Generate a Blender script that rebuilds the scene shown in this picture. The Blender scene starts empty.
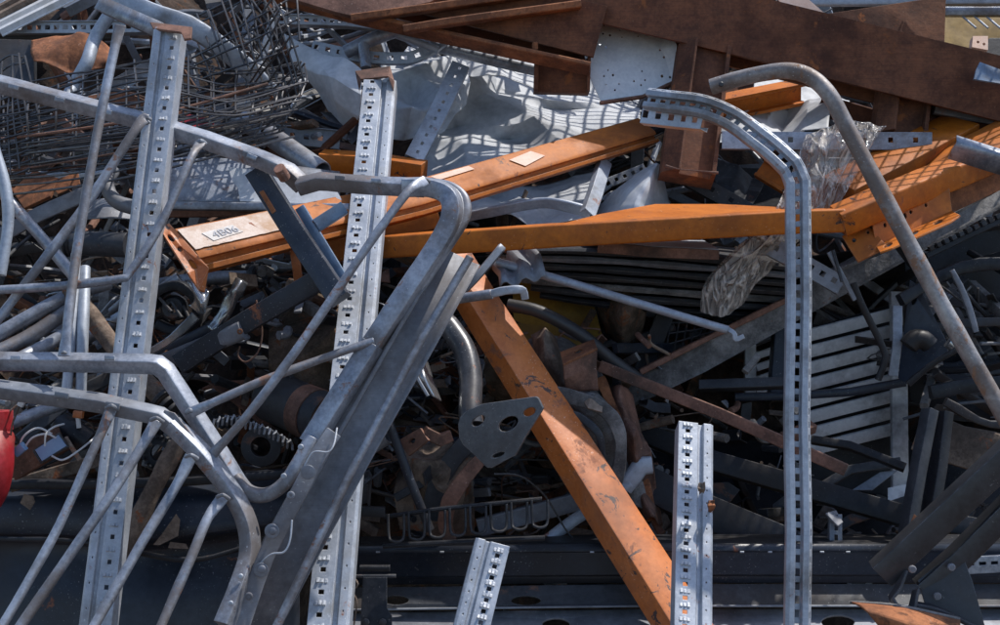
import bpy, bmesh, math, random
from mathutils import Vector, Matrix, noise
from mathutils.geometry import delaunay_2d_cdt
sc = bpy.context.scene
COL = sc.collection
R = math.radians
K = 0.0008                     # metres per photo pixel per metre of depth
PITCH = R(10)
CAMLOC = Vector((0, 0, 1.9))
CM = Matrix.Translation(CAMLOC) @ Matrix.Rotation(R(90) - PITCH, 4, 'X')
CR = CM.to_3x3()
CN = CR @ Vector((0, 0, 1))    # towards the viewer's side of the pile
random.seed(7)

def P(x, y, d):
    return CM @ Vector(((x - 500) * K * d, -(y - 312.5) * K * d, -d))

# ------------------------------------------------------------------ materials
MATS = {}
def mk(name, c1, c2, rough=0.5, metal=0.0, rust=0.0, rustc=(0.16, 0.06, 0.03), scratch=0.0, scratchc=(0.5, 0.5, 0.5),
       bump=0.15, scale=9.0, dirt=0.0, dirtc=(0.05, 0.04, 0.035), edge=0.0, edgec=(0.4, 0.4, 0.4), chip=0.0, chipc=(0.05, 0.03, 0.025), spec=0.5, lines=0.0):
    m = bpy.data.materials.new(name); m.use_nodes = True
    nt = m.node_tree; n = nt.nodes; l = nt.links
    b = n['Principled BSDF']
    tc = n.new('ShaderNodeTexCoord'); oi = n.new('ShaderNodeObjectInfo')
    add = n.new('ShaderNodeVectorMath'); add.operation = 'ADD'
    mul = n.new('ShaderNodeVectorMath'); mul.operation = 'SCALE'
    l.new(oi.outputs['Random'], mul.inputs['Scale']); mul.inputs[0].default_value = (37, 21, 53)
    l.new(tc.outputs['Object'], add.inputs[0]); l.new(mul.outputs[0], add.inputs[1])
    vec = add.outputs[0]
    def nz(sc_, det=4, r=0.55, v=None, dist=0.0):
        t = n.new('ShaderNodeTexNoise'); t.inputs['Scale'].default_value = sc_
        t.inputs['Detail'].default_value = det; t.inputs['Roughness'].default_value = r
        t.inputs['Distortion'].default_value = dist
        l.new(v or vec, t.inputs['Vector']); return t.outputs['Fac']
    def ramp(f, a, c):
        t = n.new('ShaderNodeMapRange'); t.inputs['From Min'].default_value = a; t.inputs['From Max'].default_value = c
        l.new(f, t.inputs['Value']); return t.outputs[0]
    def mix(f, a, c):
        t = n.new('ShaderNodeMix'); t.data_type = 'RGBA'
        if isinstance(f, float): t.inputs['Factor'].default_value = f
        else: l.new(f, t.inputs['Factor'])
        for s, v in ((6, a), (7, c)):
            if isinstance(v, tuple): t.inputs[s].default_value = (*v, 1)
            else: l.new(v, t.inputs[s])
        return t.outputs[2]
    def math_(op, a, c=None):
        t = n.new('ShaderNodeMath'); t.operation = op
        for i, v in enumerate((a, c)):
            if v is None: continue
            if isinstance(v, (int, float)): t.inputs[i].default_value = v
            else: l.new(v, t.inputs[i])
        return t.outputs[0]
    big = nz(scale, 5, 0.6); fine = nz(scale * 14, 3, 0.6)
    col = mix(ramp(math_('ADD', math_('MULTIPLY', big, 0.5), math_('MULTIPLY', math_('ADD', fine, nz(scale * 4.5, 4, 0.7)), 0.25)), 0.40, 0.60), c1, c2)
    rg = math_('ADD', math_('MULTIPLY', big, 0.25), rough - 0.12)
    met = None
    masks = []
    if lines > 0:
        mp = n.new('ShaderNodeMapping'); mp.inputs['Scale'].default_value = (2.0, 1.3, 90)
        l.new(vec, mp.inputs['Vector'])
        s0 = ramp(nz(6, 3, 0.6, mp.outputs[0]), 0.45, 0.7)
        col = mix(math_('MULTIPLY', s0, lines), col, dirtc)
    if dirt > 0:
        dm = ramp(nz(scale * 0.45, 6, 0.68), 0.58 - 0.22 * dirt, 0.70 - 0.16 * dirt)
        col = mix(math_('MULTIPLY', dm, 0.75), col, dirtc); rg = math_('ADD', rg, math_('MULTIPLY', dm, 0.2))
    if scratch > 0:
        for k_, rot in enumerate(((0.3, 0.9, 0.2), (1.2, 0.1, 0.8))):
            mp = n.new('ShaderNodeMapping'); mp.inputs['Scale'].default_value = (110, 5, 110); mp.inputs['Rotation'].default_value = rot
            l.new(vec, mp.inputs['Vector'])
            sm = ramp(nz(1.6, 2, 0.5, mp.outputs[0]), 0.735 - 0.05 * scratch, 0.77 - 0.05 * scratch)
            if k_ == 0: patch = ramp(nz(scale * 0.8, 3, 0.6), 0.46, 0.58)
            col = mix(math_('MULTIPLY', math_('MULTIPLY', sm, patch), 0.65), col, scratchc)
    if rust > 0:
        rm = ramp(nz(scale * 1.1, 8, 0.72, dist=0.4), 0.655 - 0.20 * rust, 0.70 - 0.20 * rust)
        rc = mix(fine, rustc, tuple(x * 2.1 for x in rustc))
        col = mix(rm, col, rc); masks.append(rm); rg = math_('ADD', rg, math_('MULTIPLY', rm, 0.3))
    if chip > 0:
        cm = ramp(nz(scale * 2.6, 7, 0.75, dist=0.8), 0.70 - 0.16 * chip, 0.715 - 0.16 * chip)
        col = mix(cm, col, chipc); masks.append(cm)
    bev = None
    if edge > 0:         # paint or zinc worn off the arrises, bright also to paint edge highlights
        bev = n.new('ShaderNodeBevel'); bev.samples = 3; bev.inputs['Radius'].default_value = 0.0035
        ge = n.new('ShaderNodeNewGeometry'); dt = n.new('ShaderNodeVectorMath'); dt.operation = 'DOT_PRODUCT'
        l.new(bev.outputs[0], dt.inputs[0]); l.new(ge.outputs['Normal'], dt.inputs[1])
        em = ramp(math_('SUBTRACT', 1.0, dt.outputs['Value']), 0.03, 0.16)
        en = ramp(nz(scale * 3.2, 4, 0.7), 0.40, 0.56)
        col = mix(math_('MULTIPLY', math_('MULTIPLY', em, en), edge), col, edgec)
    l.new(col, b.inputs['Base Color'])
    l.new(math_('MINIMUM', rg, 1.0), b.inputs['Roughness'])
    mv = metal
    if masks and metal > 0:
        t = masks[0]
        mv_ = math_('MULTIPLY', math_('SUBTRACT', 1.0, t), metal); l.new(mv_, b.inputs['Metallic'])
    else: b.inputs['Metallic'].default_value = metal
    b.inputs['Specular IOR Level'].default_value = spec
    if bump > 0:
        bp = n.new('ShaderNodeBump'); bp.inputs['Strength'].default_value = bump; bp.inputs['Distance'].default_value = 0.004
        h = math_('ADD', math_('MULTIPLY', nz(scale * 5, 6, 0.65), 1.0), math_('MULTIPLY', big, 2.0))
        l.new(h, bp.inputs['Height']); l.new(bp.outputs[0], b.inputs['Normal'])
        if bev: l.new(bev.outputs[0], bp.inputs['Normal'])
    MATS[name] = m
    return m

mk('galv', (0.25, 0.28, 0.33), (0.42, 0.46, 0.52), 0.5, 0.3, scale=7, dirt=0.25, dirtc=(0.14, 0.13, 0.12), rust=0.12, scratch=0.5, scratchc=(0.6, 0.62, 0.65), lines=0.12, edge=0.8, edgec=(0.65, 0.66, 0.68))
mk('galv_post', (0.30, 0.33, 0.38), (0.47, 0.50, 0.55), 0.5, 0.3, scale=11, dirt=0.3, dirtc=(0.25, 0.25, 0.25), scratch=0.8, scratchc=(0.75, 0.75, 0.75), rust=0.05, edge=0.8, edgec=(0.72, 0.73, 0.75))
mk('galv_dull', (0.14, 0.155, 0.18), (0.27, 0.29, 0.33), 0.5, 0.3, scale=5, dirt=0.4, dirtc=(0.13, 0.12, 0.12), rust=0.14, scratch=0.4, edge=0.7, edgec=(0.5, 0.51, 0.53))
mk('pipe_steel', (0.20, 0.19, 0.19), (0.42, 0.40, 0.39), 0.45, 0.35, scale=9, dirt=0.7, dirtc=(0.13, 0.09, 0.07), rust=0.5, rustc=(0.14, 0.08, 0.05), scratch=1.0)
mk('barrier', (0.16, 0.18, 0.22), (0.39, 0.42, 0.48), 0.38, 0.4, scale=8, dirt=0.5, dirtc=(0.13, 0.105, 0.09), rust=0.3, rustc=(0.13, 0.07, 0.05), scratch=0.7, scratchc=(0.5, 0.52, 0.55), edge=0.8, edgec=(0.55, 0.57, 0.6))
mk('leg_steel', (0.11, 0.12, 0.145), (0.24, 0.255, 0.29), 0.5, 0.2, scale=4, dirt=0.4, dirtc=(0.10, 0.085, 0.08), rust=0.14, rustc=(0.13, 0.08, 0.06), scratch=0.6, lines=0.2, edge=0.8, edgec=(0.42, 0.43, 0.45))
mk('sheet', (0.36, 0.38, 0.41), (0.55, 0.57, 0.60), 0.62, 0.0, scale=4, dirt=0.2, dirtc=(0.25, 0.25, 0.26), scratch=0.3, bump=0.1)
mk('orange', (0.36, 0.092, 0.006), (0.55, 0.157, 0.012), 0.55, 0.0, scale=6, dirt=0.45, dirtc=(0.17, 0.055, 0.015), spec=0.35, chip=0.45, rust=0.14, scratch=0.6, scratchc=(0.6, 0.36, 0.22), edge=0.9, edgec=(0.62, 0.36, 0.22))
mk('orange_worn', (0.42, 0.105, 0.015), (0.60, 0.19, 0.05), 0.45, 0.0, scale=6, dirt=0.5, dirtc=(0.26, 0.10, 0.05), spec=0.5, chip=0.6, chipc=(0.07, 0.045, 0.04), rust=0.35, rustc=(0.17, 0.07, 0.04), scratch=1.0, scratchc=(0.72, 0.50, 0.40), edge=0.9, edgec=(0.7, 0.45, 0.32))
mk('orange_dusty', (0.50, 0.38, 0.31), (0.66, 0.57, 0.51), 0.75, 0.0, scale=16, dirt=0.3, dirtc=(0.42, 0.25, 0.14), chip=0.3, chipc=(0.12, 0.08, 0.06), rust=0.15)
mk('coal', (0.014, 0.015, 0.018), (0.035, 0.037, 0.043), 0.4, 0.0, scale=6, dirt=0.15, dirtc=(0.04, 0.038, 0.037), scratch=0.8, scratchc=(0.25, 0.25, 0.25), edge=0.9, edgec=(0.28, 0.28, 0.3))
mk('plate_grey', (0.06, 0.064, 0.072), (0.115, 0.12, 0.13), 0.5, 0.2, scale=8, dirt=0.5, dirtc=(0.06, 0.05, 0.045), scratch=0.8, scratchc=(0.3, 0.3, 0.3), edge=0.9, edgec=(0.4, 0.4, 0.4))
mk('rust', (0.088, 0.034, 0.018), (0.21, 0.082, 0.040), 0.75, 0.0, scale=7, dirt=0.5, dirtc=(0.045, 0.022, 0.017), rust=0.22, rustc=(0.15, 0.055, 0.022), lines=.4, scratch=0.5, scratchc=(0.3, 0.17, 0.11), bump=0.35, spec=0.3, edge=0.7, edgec=(0.3, 0.15, 0.09))
mk('rust_light', (0.13, 0.05, 0.025), (0.36, 0.14, 0.06), 0.8, 0.0, scale=9, dirt=0.6, dirtc=(0.07, 0.035, 0.025), rust=0.5, rustc=(0.09, 0.04, 0.022), scratch=0.6, scratchc=(0.4, 0.25, 0.18), bump=0.35, spec=0.3, edge=0.6, edgec=(0.45, 0.25, 0.15))
mk('rust_plate', (0.11, 0.055, 0.040), (0.27, 0.14, 0.10), 0.75, 0.0, scale=9, dirt=0.5, scratch=0.7, scratchc=(0.45, 0.32, 0.26), bump=0.3, spec=0.3, edge=0.7, edgec=(0.4, 0.25, 0.18))
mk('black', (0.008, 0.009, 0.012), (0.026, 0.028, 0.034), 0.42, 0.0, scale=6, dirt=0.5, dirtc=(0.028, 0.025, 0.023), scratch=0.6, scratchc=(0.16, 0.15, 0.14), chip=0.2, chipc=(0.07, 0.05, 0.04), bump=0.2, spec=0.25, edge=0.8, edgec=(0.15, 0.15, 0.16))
mk('navy', (0.012, 0.017, 0.028), (0.030, 0.038, 0.056), 0.38, 0.0, scale=4, dirt=0.45, dirtc=(0.024, 0.022, 0.023), spec=0.35, scratch=0.9, scratchc=(0.28, 0.28, 0.28), rust=0.1, bump=0.2, edge=0.8, edgec=(0.2, 0.2, 0.22))
mk('blue_steel', (0.10, 0.17, 0.27), (0.18, 0.26, 0.38), 0.4, 0.2, scale=6, dirt=0.4, scratch=0.7)
mk('charcoal', (0.028, 0.031, 0.037), (0.06, 0.064, 0.073), 0.5, 0.1, scale=6, dirt=0.5, dirtc=(0.05, 0.04, 0.034), spec=0.3, scratch=0.6, scratchc=(0.28, 0.26, 0.24), rust=0.22, rustc=(0.10, 0.055, 0.04), edge=0.8, edgec=(0.24, 0.23, 0.22))
mk('grey_slat', (0.50, 0.52, 0.55), (0.70, 0.71, 0.73), 0.55, 0.0, scale=7, dirt=0.3, dirtc=(0.13, 0.12, 0.12), chip=0.2)
mk('white', (0.50, 0.51, 0.53), (0.68, 0.68, 0.68), 0.5, 0.0, scale=8, dirt=0.3, dirtc=(0.4, 0.38, 0.35))
mk('yellow', (0.20, 0.115, 0.014), (0.32, 0.19, 0.025), 0.6, 0.0, scale=6, dirt=0.6, dirtc=(0.12, 0.08, 0.03))
mk('earth', (0.06, 0.042, 0.032), (0.19, 0.135, 0.10), 0.95, 0.0, scale=14, dirt=0.6, dirtc=(0.035, 0.03, 0.02), bump=0.8, rust=0.5, rustc=(0.12, 0.05, 0.025), spec=0.2)
mk('heap', (0.03, 0.022, 0.018), (0.10, 0.072, 0.058), 0.95, 0.0, scale=12, dirt=0.6, dirtc=(0.012, 0.011, 0.011), bump=0.8, rust=0.4, rustc=(0.06, 0.028, 0.015), spec=0.15)
mk('dark_gloss', (0.035, 0.037, 0.043), (0.10, 0.102, 0.11), 0.34, 0.2, scale=8, dirt=0.3, rust=0.3, scratch=0.8)
mk('slab', (0.10, 0.10, 0.10), (0.27, 0.26, 0.255), 0.85, 0.0, scale=12, dirt=0.6, dirtc=(0.05, 0.047, 0.045), rust=0.05, bump=0.7, spec=0.25, scratch=0.4)
mk('hessian', (0.13, 0.095, 0.075), (0.31, 0.24, 0.19), 0.9, 0.0, scale=12, dirt=0.6, rust=0.3, bump=0.6, spec=0.2)
mk('red', (0.26, 0.012, 0.016), (0.44, 0.03, 0.04), 0.4, 0.0, scale=8, dirt=0.3, dirtc=(0.3, 0.1, 0.08))
mk('screen', (0.20, 0.32, 0.52), (0.24, 0.38, 0.58), 0.25, 0.0, scale=5, bump=0.0)
mk('chrome', (0.25, 0.26, 0.28), (0.40, 0.41, 0.42), 0.22, 0.8, scale=8, rust=0.2, scratch=0.6)
mk('wire', (0.045, 0.046, 0.052), (0.12, 0.115, 0.115), 0.4, 0.5, scale=6, rust=0.12, rustc=(0.14, 0.06, 0.03), bump=0)
mk('rubber', (0.02, 0.02, 0.022), (0.035, 0.035, 0.038), 0.45, 0.0, scale=9, dirt=0.3)
mk('sticker_or_sun_patch', (0.52, 0.49, 0.47), (0.66, 0.63, 0.61), 0.6, 0.0, scale=30, dirt=0.3, dirtc=(0.45, 0.38, 0.33), bump=0.05)
mk('pink_or_sunlit', (0.70, 0.45, 0.33), (0.82, 0.60, 0.48), 0.7, 0.0, scale=12, chip=0.3, chipc=(0.5, 0.2, 0.06))  # pale pink, also the colour of sunlight painted on the shelf beam
mk('ink', (0.30, 0.31, 0.35), (0.38, 0.39, 0.43), 0.6, 0.0, bump=0)

def film_mat():
    m = bpy.data.materials.new('plastic_film'); m.use_nodes = True
    nt = m.node_tree; n = nt.nodes; l = nt.links
    b = n['Principled BSDF']; b.inputs['Base Color'].default_value = (0.74, 0.68, 0.62, 1)
    b.inputs['Roughness'].default_value = 0.12; b.inputs['Specular IOR Level'].default_value = 1.0
    tr = n.new('ShaderNodeBsdfTransparent'); tr.inputs[0].default_value = (0.85, 0.8, 0.76, 1)
    mx = n.new('ShaderNodeMixShader'); tc = n.new('ShaderNodeTexCoord')
    t = n.new('ShaderNodeTexNoise'); t.inputs['Scale'].default_value = 17; t.inputs['Detail'].default_value = 4; t.inputs['Distortion'].default_value = 0.7
    mp = n.new('ShaderNodeMapping'); mp.inputs['Scale'].default_value = (1.6, 1.0, 0.55); mp.inputs['Rotation'].default_value = (0, 0.5, 0)
    l.new(tc.outputs['Object'], mp.inputs['Vector']); l.new(mp.outputs[0], t.inputs['Vector'])
    def mth(op, x, y=None):
        q = n.new('ShaderNodeMath'); q.operation = op
        for i, v in enumerate((x, y)):
            if v is None: continue
            if isinstance(v, (int, float)): q.inputs[i].default_value = v
            else: l.new(v, q.inputs[i])
        return q.outputs[0]
    rid = mth('SUBTRACT', 1.0, mth('MULTIPLY', mth('ABSOLUTE', mth('SUBTRACT', t.outputs['Fac'], 0.5)), 9.0))   # wrinkle crests
    mr = n.new('ShaderNodeMapRange'); mr.inputs['From Min'].default_value = 0.35; mr.inputs['From Max'].default_value = 0.95
    mr.inputs['To Min'].default_value = 0.32; mr.inputs['To Max'].default_value = 0.95
    l.new(rid, mr.inputs['Value']); l.new(mr.outputs[0], mx.inputs[0])
    bp = n.new('ShaderNodeBump'); bp.inputs['Strength'].default_value = 1.0; bp.inputs['Distance'].default_value = 0.01
    l.new(mth('MAXIMUM', rid, 0.0), bp.inputs['Height']); l.new(bp.outputs[0], b.inputs['Normal'])
    out = n['Material Output']
    l.new(tr.outputs[0], mx.inputs[1]); l.new(b.outputs[0], mx.inputs[2]); l.new(mx.outputs[0], out.inputs[0])
    MATS['film'] = m
film_mat()

# ------------------------------------------------------------------ profiles (photo pixels)
def rnd(r, n=14, sq=1.0):
    return [(r * math.cos(2 * math.pi * i / n), sq * r * math.sin(2 * math.pi * i / n)) for i in range(n)]
def rbox(w, h, r=1.5, n=3):
    o = []
    r = min(r, w / 2.01, h / 2.01)
    for cx, cy, a0 in ((w/2-r, h/2-r, 0), (-w/2+r, h/2-r, 90), (-w/2+r, -h/2+r, 180), (w/2-r, -h/2+r, 270)):
        for i in range(n + 1):
            a = R(a0 + 90 * i / n); o.append((cx + r * math.cos(a), cy + r * math.sin(a)))
    return o
def ibeam(h, w, t=3.0, web=2.0):     # flanges at a = +-h/2, spread over b
    a, b = h / 2, w / 2
    return [(a, b), (a, -b), (a - t, -b), (a - t, -web), (-a + t, -web), (-a + t, -b), (-a, -b), (-a, b), (-a + t, b), (-a + t, web), (a - t, web), (a - t, b)]
def rot(p, deg):
    c, s = math.cos(R(deg)), math.sin(R(deg)); return [(c*x - s*y, s*x + c*y) for x, y in p]
def cr(pts, n=6):
    if len(pts) < 3: return pts
    q = [tuple(2*a-b for a, b in zip(pts[0], pts[1]))] + list(pts) + [tuple(2*a-b for a, b in zip(pts[-1], pts[-2]))]
    o = []
    for i in range(1, len(q) - 2):
        for k in range(n):
            t = k / n
            o.append(tuple(0.5*((2*p1) + (-p0+p2)*t + (2*p0-5*p1+4*p2-p3)*t*t + (-p0+3*p1-3*p2+p3)*t**3)
                           for p0, p1, p2, p3 in zip(q[i-1], q[i], q[i+1], q[i+2])))
    o.append(tuple(pts[-1])); return o

class MB:
    def __init__(s): s.bm = bmesh.new(); s.mats = ['']; s.mi = 0
    def use(s, m):
        if s.mats == ['']: s.mats = [m]
        if m not in s.mats: s.mats.append(m)
        s.mi = s.mats.index(m); return s
    def f(s, vs):
        try:
            fc = s.bm.faces.new(vs); fc.material_index = s.mi; return fc
        except ValueError: return None
    def frames(s, pw, N, twist=None):
        out = []
        n = len(pw)
        for i in range(n):
            t0 = (pw[i] - pw[i-1]).normalized() if i else (pw[1] - pw[0]).normalized()
            t1 = (pw[i+1] - pw[i]).normalized() if i < n-1 else t0
            T = (t0 + t1).normalized()
            B = (N - N.dot(T) * T)
            B = B.normalized() if B.length > 1e-4 else T.orthogonal().normalized()
            A = T.cross(B)
            D = t1 - t0; D = D - D.dot(T) * T
            sc_ = 1.0
            if D.length > 1e-5:
                D.normalize(); sc_ = min(1 / max(T.dot(t0), 0.3), 2.2)
            if twist:
                tw = R(twist[0] + (twist[1] - twist[0]) * i / (n - 1)); A, B = A * math.cos(tw) + B * math.sin(tw), B * math.cos(tw) - A * math.sin(tw)
            out.append((pw[i], T, A, B, D, sc_))
        return out
    def ring(s, fr, prof, u):
        p, T, A, B, D, k = fr; o = []
        for a, b in prof:
            v = A * a * u + B * b * u
            if k != 1.0: v = v + D * (v.dot(D) * (k - 1))
            o.append(p + v)
        return o
    def sweep(s, path, prof, roll=0, hollow=0, N=None, caps=True, world=False, u=None, dent=0, seed=0, taper=None, twist=None):
        pw = [Vector(p) for p in path] if world else [P(*p) for p in path]
        if u is None: u = K * (1 if world else sum(p[2] for p in path) / len(path))
        if dent and not twist:
            q = [pw[0]]
            for a, b in zip(pw, pw[1:]):
                m = max(1, int((b - a).length / (11 * u)))
                q += [a.lerp(b, (i + 1) / m) for i in range(m)]
            pw = q
        if roll: prof = rot(prof, roll)
        frs = s.frames(pw, N or CN, twist)
        def build(pf, dr=1.0):
            rs = []
            for i, fr in enumerate(frs):
                tp = 1 if not taper else taper[0] + (taper[1] - taper[0]) * i / (len(frs) - 1)
                r = s.ring(fr, [(a * tp, b * tp) for a, b in pf], u)
                if dent:
                    r = [v + (v - fr[0]).normalized() * dent * u * (1.1 * noise.noise(v * 9 + Vector((seed, 0, 0))) + .35 * noise.noise(v * 31 + Vector((seed, 5, 0)))) for v in r]
                rs.append([s.bm.verts.new(v) for v in r])
            return rs
        rs = build(prof); n = len(prof)
        for i in range(len(rs) - 1):
            for j in range(n):
                k = (j + 1) % n; s.f((rs[i][j], rs[i][k], rs[i+1][k], rs[i+1][j]))
        if hollow:
            mx = max(abs(a) for a, b in prof); f_ = max(0.3, 1 - hollow / mx)
            ri = build([(a * f_, b * f_) for a, b in prof])
            for i in range(len(ri) - 1):
                for j in range(n):
                    k = (j + 1) % n; s.f((ri[i][k], ri[i][j], ri[i+1][j], ri[i+1][k]))
            for e in (0, -1):
                for j in range(n):
                    k = (j + 1) % n; s.f((rs[e][k], rs[e][j], ri[e][j], ri[e][k]) if e == 0 else (rs[e][j], rs[e][k], ri[e][k], ri[e][j]))
        elif caps:
            s.f(list(reversed(rs[0]))); s.f(rs[-1])
        return s
    def strip(s, path, prof, holes=(), roll=0, N=None, lips=(), u=None, twist=None):
        """open folded profile swept along a path; holes = (segment, f0, f1, pitch, length, start) in photo px;
        lips = (segment, f0, f1, pitch, start, height)"""
        pw = [P(*p) for p in path]
        if u is None: u = K * sum(p[2] for p in path) / len(path)
        if roll: prof = rot(prof, roll)
        frs = s.frames(pw, N or CN, twist)
        rings = [s.ring(fr, prof, u) for fr in frs]
        S = [0.0]
        for i in range(1, len(pw)): S.append(S[-1] + (pw[i] - pw[i-1]).length)
        L = S[-1]
        def at(sv, seg, f):
            i = 0
            while i < len(S) - 2 and S[i+1] < sv: i += 1
            t = (sv - S[i]) / max(S[i+1] - S[i], 1e-9)
            a = rings[i][seg].lerp(rings[i][seg+1], f); b = rings[i+1][seg].lerp(rings[i+1][seg+1], f)
            return a.lerp(b, t), i
        cols = []
        for g in range(len(prof) - 1):
            fs = {0.0}
            for h in holes:
                if h[0] == g: fs |= {h[1], h[2]}
            cols += [(g, f) for f in sorted(fs) if f < 1]
        cols.append((len(prof) - 2, 1.0))
        rows = set(S)
        hs = []
        for h in holes:
            k = h[5] * u
            while k + h[4] * u < L:
                rows |= {k, k + h[4] * u}; hs.append((h[0], h[1], h[2], k, k + h[4] * u)); k += h[3] * u
        rows = sorted(rows); rr = [rows[0]]
        for r_ in rows[1:]:
            if r_ - rr[-1] > 1e-5: rr.append(r_)
        rows = rr
        vs = [[s.bm.verts.new(at(r_, g, f)[0]) for g, f in cols] for r_ in rows]
        for i in range(len(rows) - 1):
            rm = (rows[i] + rows[i+1]) / 2
            here = [h for h in hs if h[3] < rm < h[4]]
            for j in range(len(cols) - 1):
                g, f = cols[j]; f2 = cols[j+1][1] if cols[j+1][0] == g else 1.0
                fm = (f + f2) / 2
                if any(h[0] == g and h[1] < fm < h[2] for h in here): continue
                s.f((vs[i][j], vs[i][j+1], vs[i+1][j+1], vs[i+1][j]))
        for g, f0, f1, pitch, st, hh in lips:
            k = st * u
            while k < L - 3 * u:
                for q in range(3):
                    fa = f0 + (f1 - f0) * (q / 3 + 0.04); fb = f0 + (f1 - f0) * (q / 3 + 0.24)
                    a, i = at(k, g, fa); b, _ = at(k, g, fb); T, B = frs[i][1], frs[i][3]
                    h = random.uniform(1.2, 2.0) * u
                    pts = [a, b, b + T * h * 2.2 - B * 0, a + T * h * 2.2]
                    hj = random.uniform(.35, 1.15); top = [a + B * hh * hj * u, b + B * hh * hj * u]
                    v = [s.bm.verts.new(x) for x in pts + top]
                    s.f((v[0], v[1], v[5], v[4])); s.f((v[4], v[5], v[2], v[3])); s.f((v[1], v[2], v[5])); s.f((v[0], v[4], v[3]))
                k += pitch * u
        return s
    def plate(s, outline, holes=(), th=0.004):
        """flat or gently bent plate: outline (x, y, d) in order, holes = lists of (x, y)"""
        pts = [(x, y) for x, y, d in outline]; A = []
        n = len(outline)
        # least-squares plane d = a x + b y + c
        sx = sum(p[0] for p in outline)/n; sy = sum(p[1] for p in outline)/n; sd = sum(p[2] for p in outline)/n
        xx = sum((p[0]-sx)**2 for p in outline); yy = sum((p[1]-sy)**2 for p in outline); xy = sum((p[0]-sx)*(p[1]-sy) for p in outline)
        xd = sum((p[0]-sx)*(p[2]-sd) for p in outline); yd = sum((p[1]-sy)*(p[2]-sd) for p in outline)
        det = xx*yy - xy*xy or 1e-9; ca = (xd*yy - yd*xy)/det; cb = (yd*xx - xd*xy)/det
        dep = {(round(x, 3), round(y, 3)): d for x, y, d in outline}
        edges = [(i, (i+1) % n) for i in range(n)]
        for h in holes:
            o = len(pts); pts += [tuple(q) for q in h]; edges += [(o+i, o+(i+1) % len(h)) for i in range(len(h))]
        v2, e2, f2, *_ = delaunay_2d_cdt([Vector(p) for p in pts], edges, [], 1, 1e-4)
        def inside(q, poly):
            c = False
            for i in range(len(poly)):
                (x1, y1), (x2, y2) = poly[i], poly[i-1]
                if (y1 > q[1]) != (y2 > q[1]) and q[0] < (x2-x1)*(q[1]-y1)/(y2-y1)+x1: c = not c
            return c
        f2 = [f for f in f2 if not any(inside((sum(v2[i].x for i in f)/len(f), sum(v2[i].y for i in f)/len(f)), h) for h in holes)]
        w = []
        for v in v2:
            d = dep.get((round(v.x, 3), round(v.y, 3)), sd + ca*(v.x-sx) + cb*(v.y-sy)); w.append(P(v.x, v.y, d))
        nrm = Vector((0, 0, 0))
        for f in f2:
            for i in range(1, len(f) - 1): nrm += (w[f[i]] - w[f[0]]).cross(w[f[i+1]] - w[f[0]])
        nrm.normalize()
        if nrm.dot(CN) < 0: nrm = -nrm
        top = [s.bm.verts.new(p) for p in w]; bot = [s.bm.verts.new(p - nrm * th) for p in w]
        cnt = {}
        for f in f2:
            s.f([top[i] for i in f]); s.f([bot[i] for i in reversed(f)])
            for i in range(len(f)):
                e = (f[i], f[(i+1) % len(f)]); cnt[e] = 1
        for (a, b) in list(cnt):
            if (b, a) not in cnt: s.f((top[b], top[a], bot[a], bot[b]))
        return s
    def grid(s, rows, nu=30, nv=20, amp=0.0, freq=3.0, seed=0, ridge=True, smooth=True, creases=0, pleat=0):
        """surface through rows of (x, y, d) control points"""
        def res(line, n):
            c = cr([tuple(q) for q in line], 8) if smooth and len(line) > 2 else list(line)
            o = []
            for i in range(n + 1):
                t = i / n * (len(c) - 1); k = min(int(t), len(c) - 2); o.append(tuple(a + (b-a)*(t-k) for a, b in zip(c[k], c[k+1])))
            return o
        hr = [res(r, nu) for r in rows]
        cols = [res([hr[j][i] for j in range(len(hr))], nv) for i in range(nu + 1)]
        W = []
        if creases:
            rc = random.Random(seed + 99); c0 = P(*cols[nu // 2][nv // 2]); ext = (P(*cols[0][nv // 2]) - P(*cols[nu][nv // 2])).length * .5
            CL = []
            for _ in range(creases):
                cn = (CR @ Vector((rc.uniform(-1, 1), rc.uniform(-1, 1), 0))).normalized()
                CL.append((cn, c0.dot(cn) + rc.uniform(-ext, ext), rc.uniform(.04, .17), rc.choice((-1, 1)) * rc.uniform(.02, .075), Vector((rc.uniform(0, 9), rc.uniform(0, 9), 0))))
        for i in range(nu + 1):
            c = []
            for j in range(nv + 1):
                p = P(*cols[i][j])
                if creases:
                    for (cn, cd, cw, ch, cs) in CL:
                        s0 = p.dot(cn) - cd + .05 * noise.noise(p * 3 + cs)
                        p = p + (CN * .8 + Vector((0, 0, .45))) * ch * max(0.0, 1 - abs(s0) / cw) * (.35 + .9 * abs(noise.noise(p * 4 + cs * 2)))
                if amp:
                    q = p * freq + Vector((seed * 7.3, seed * 1.7, 0))
                    h = noise.fractal(q, 0.9, 2.1, 4)
                    if ridge: h = (1 - abs(noise.noise(q * 0.8)) * 2.2) * 0.7 + h * 0.4
                    if pleat: h = (.5 * h + .8 * (1 - 2.4 * abs(noise.noise(Vector((i / nu * pleat + .6 * noise.noise(q), j / nv * 3.0, seed)))))) * min(1, .25 + 5 * j / nv, .25 + 5 * (1 - j / nv), .3 + 6 * i / nu, .3 + 6 * (1 - i / nu))
                    c.append(p + (CN * 0.75 + Vector((0, 0, 0.5))) * h * amp)
                else: c.append(p)
            W.append(c)
        return W
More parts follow.
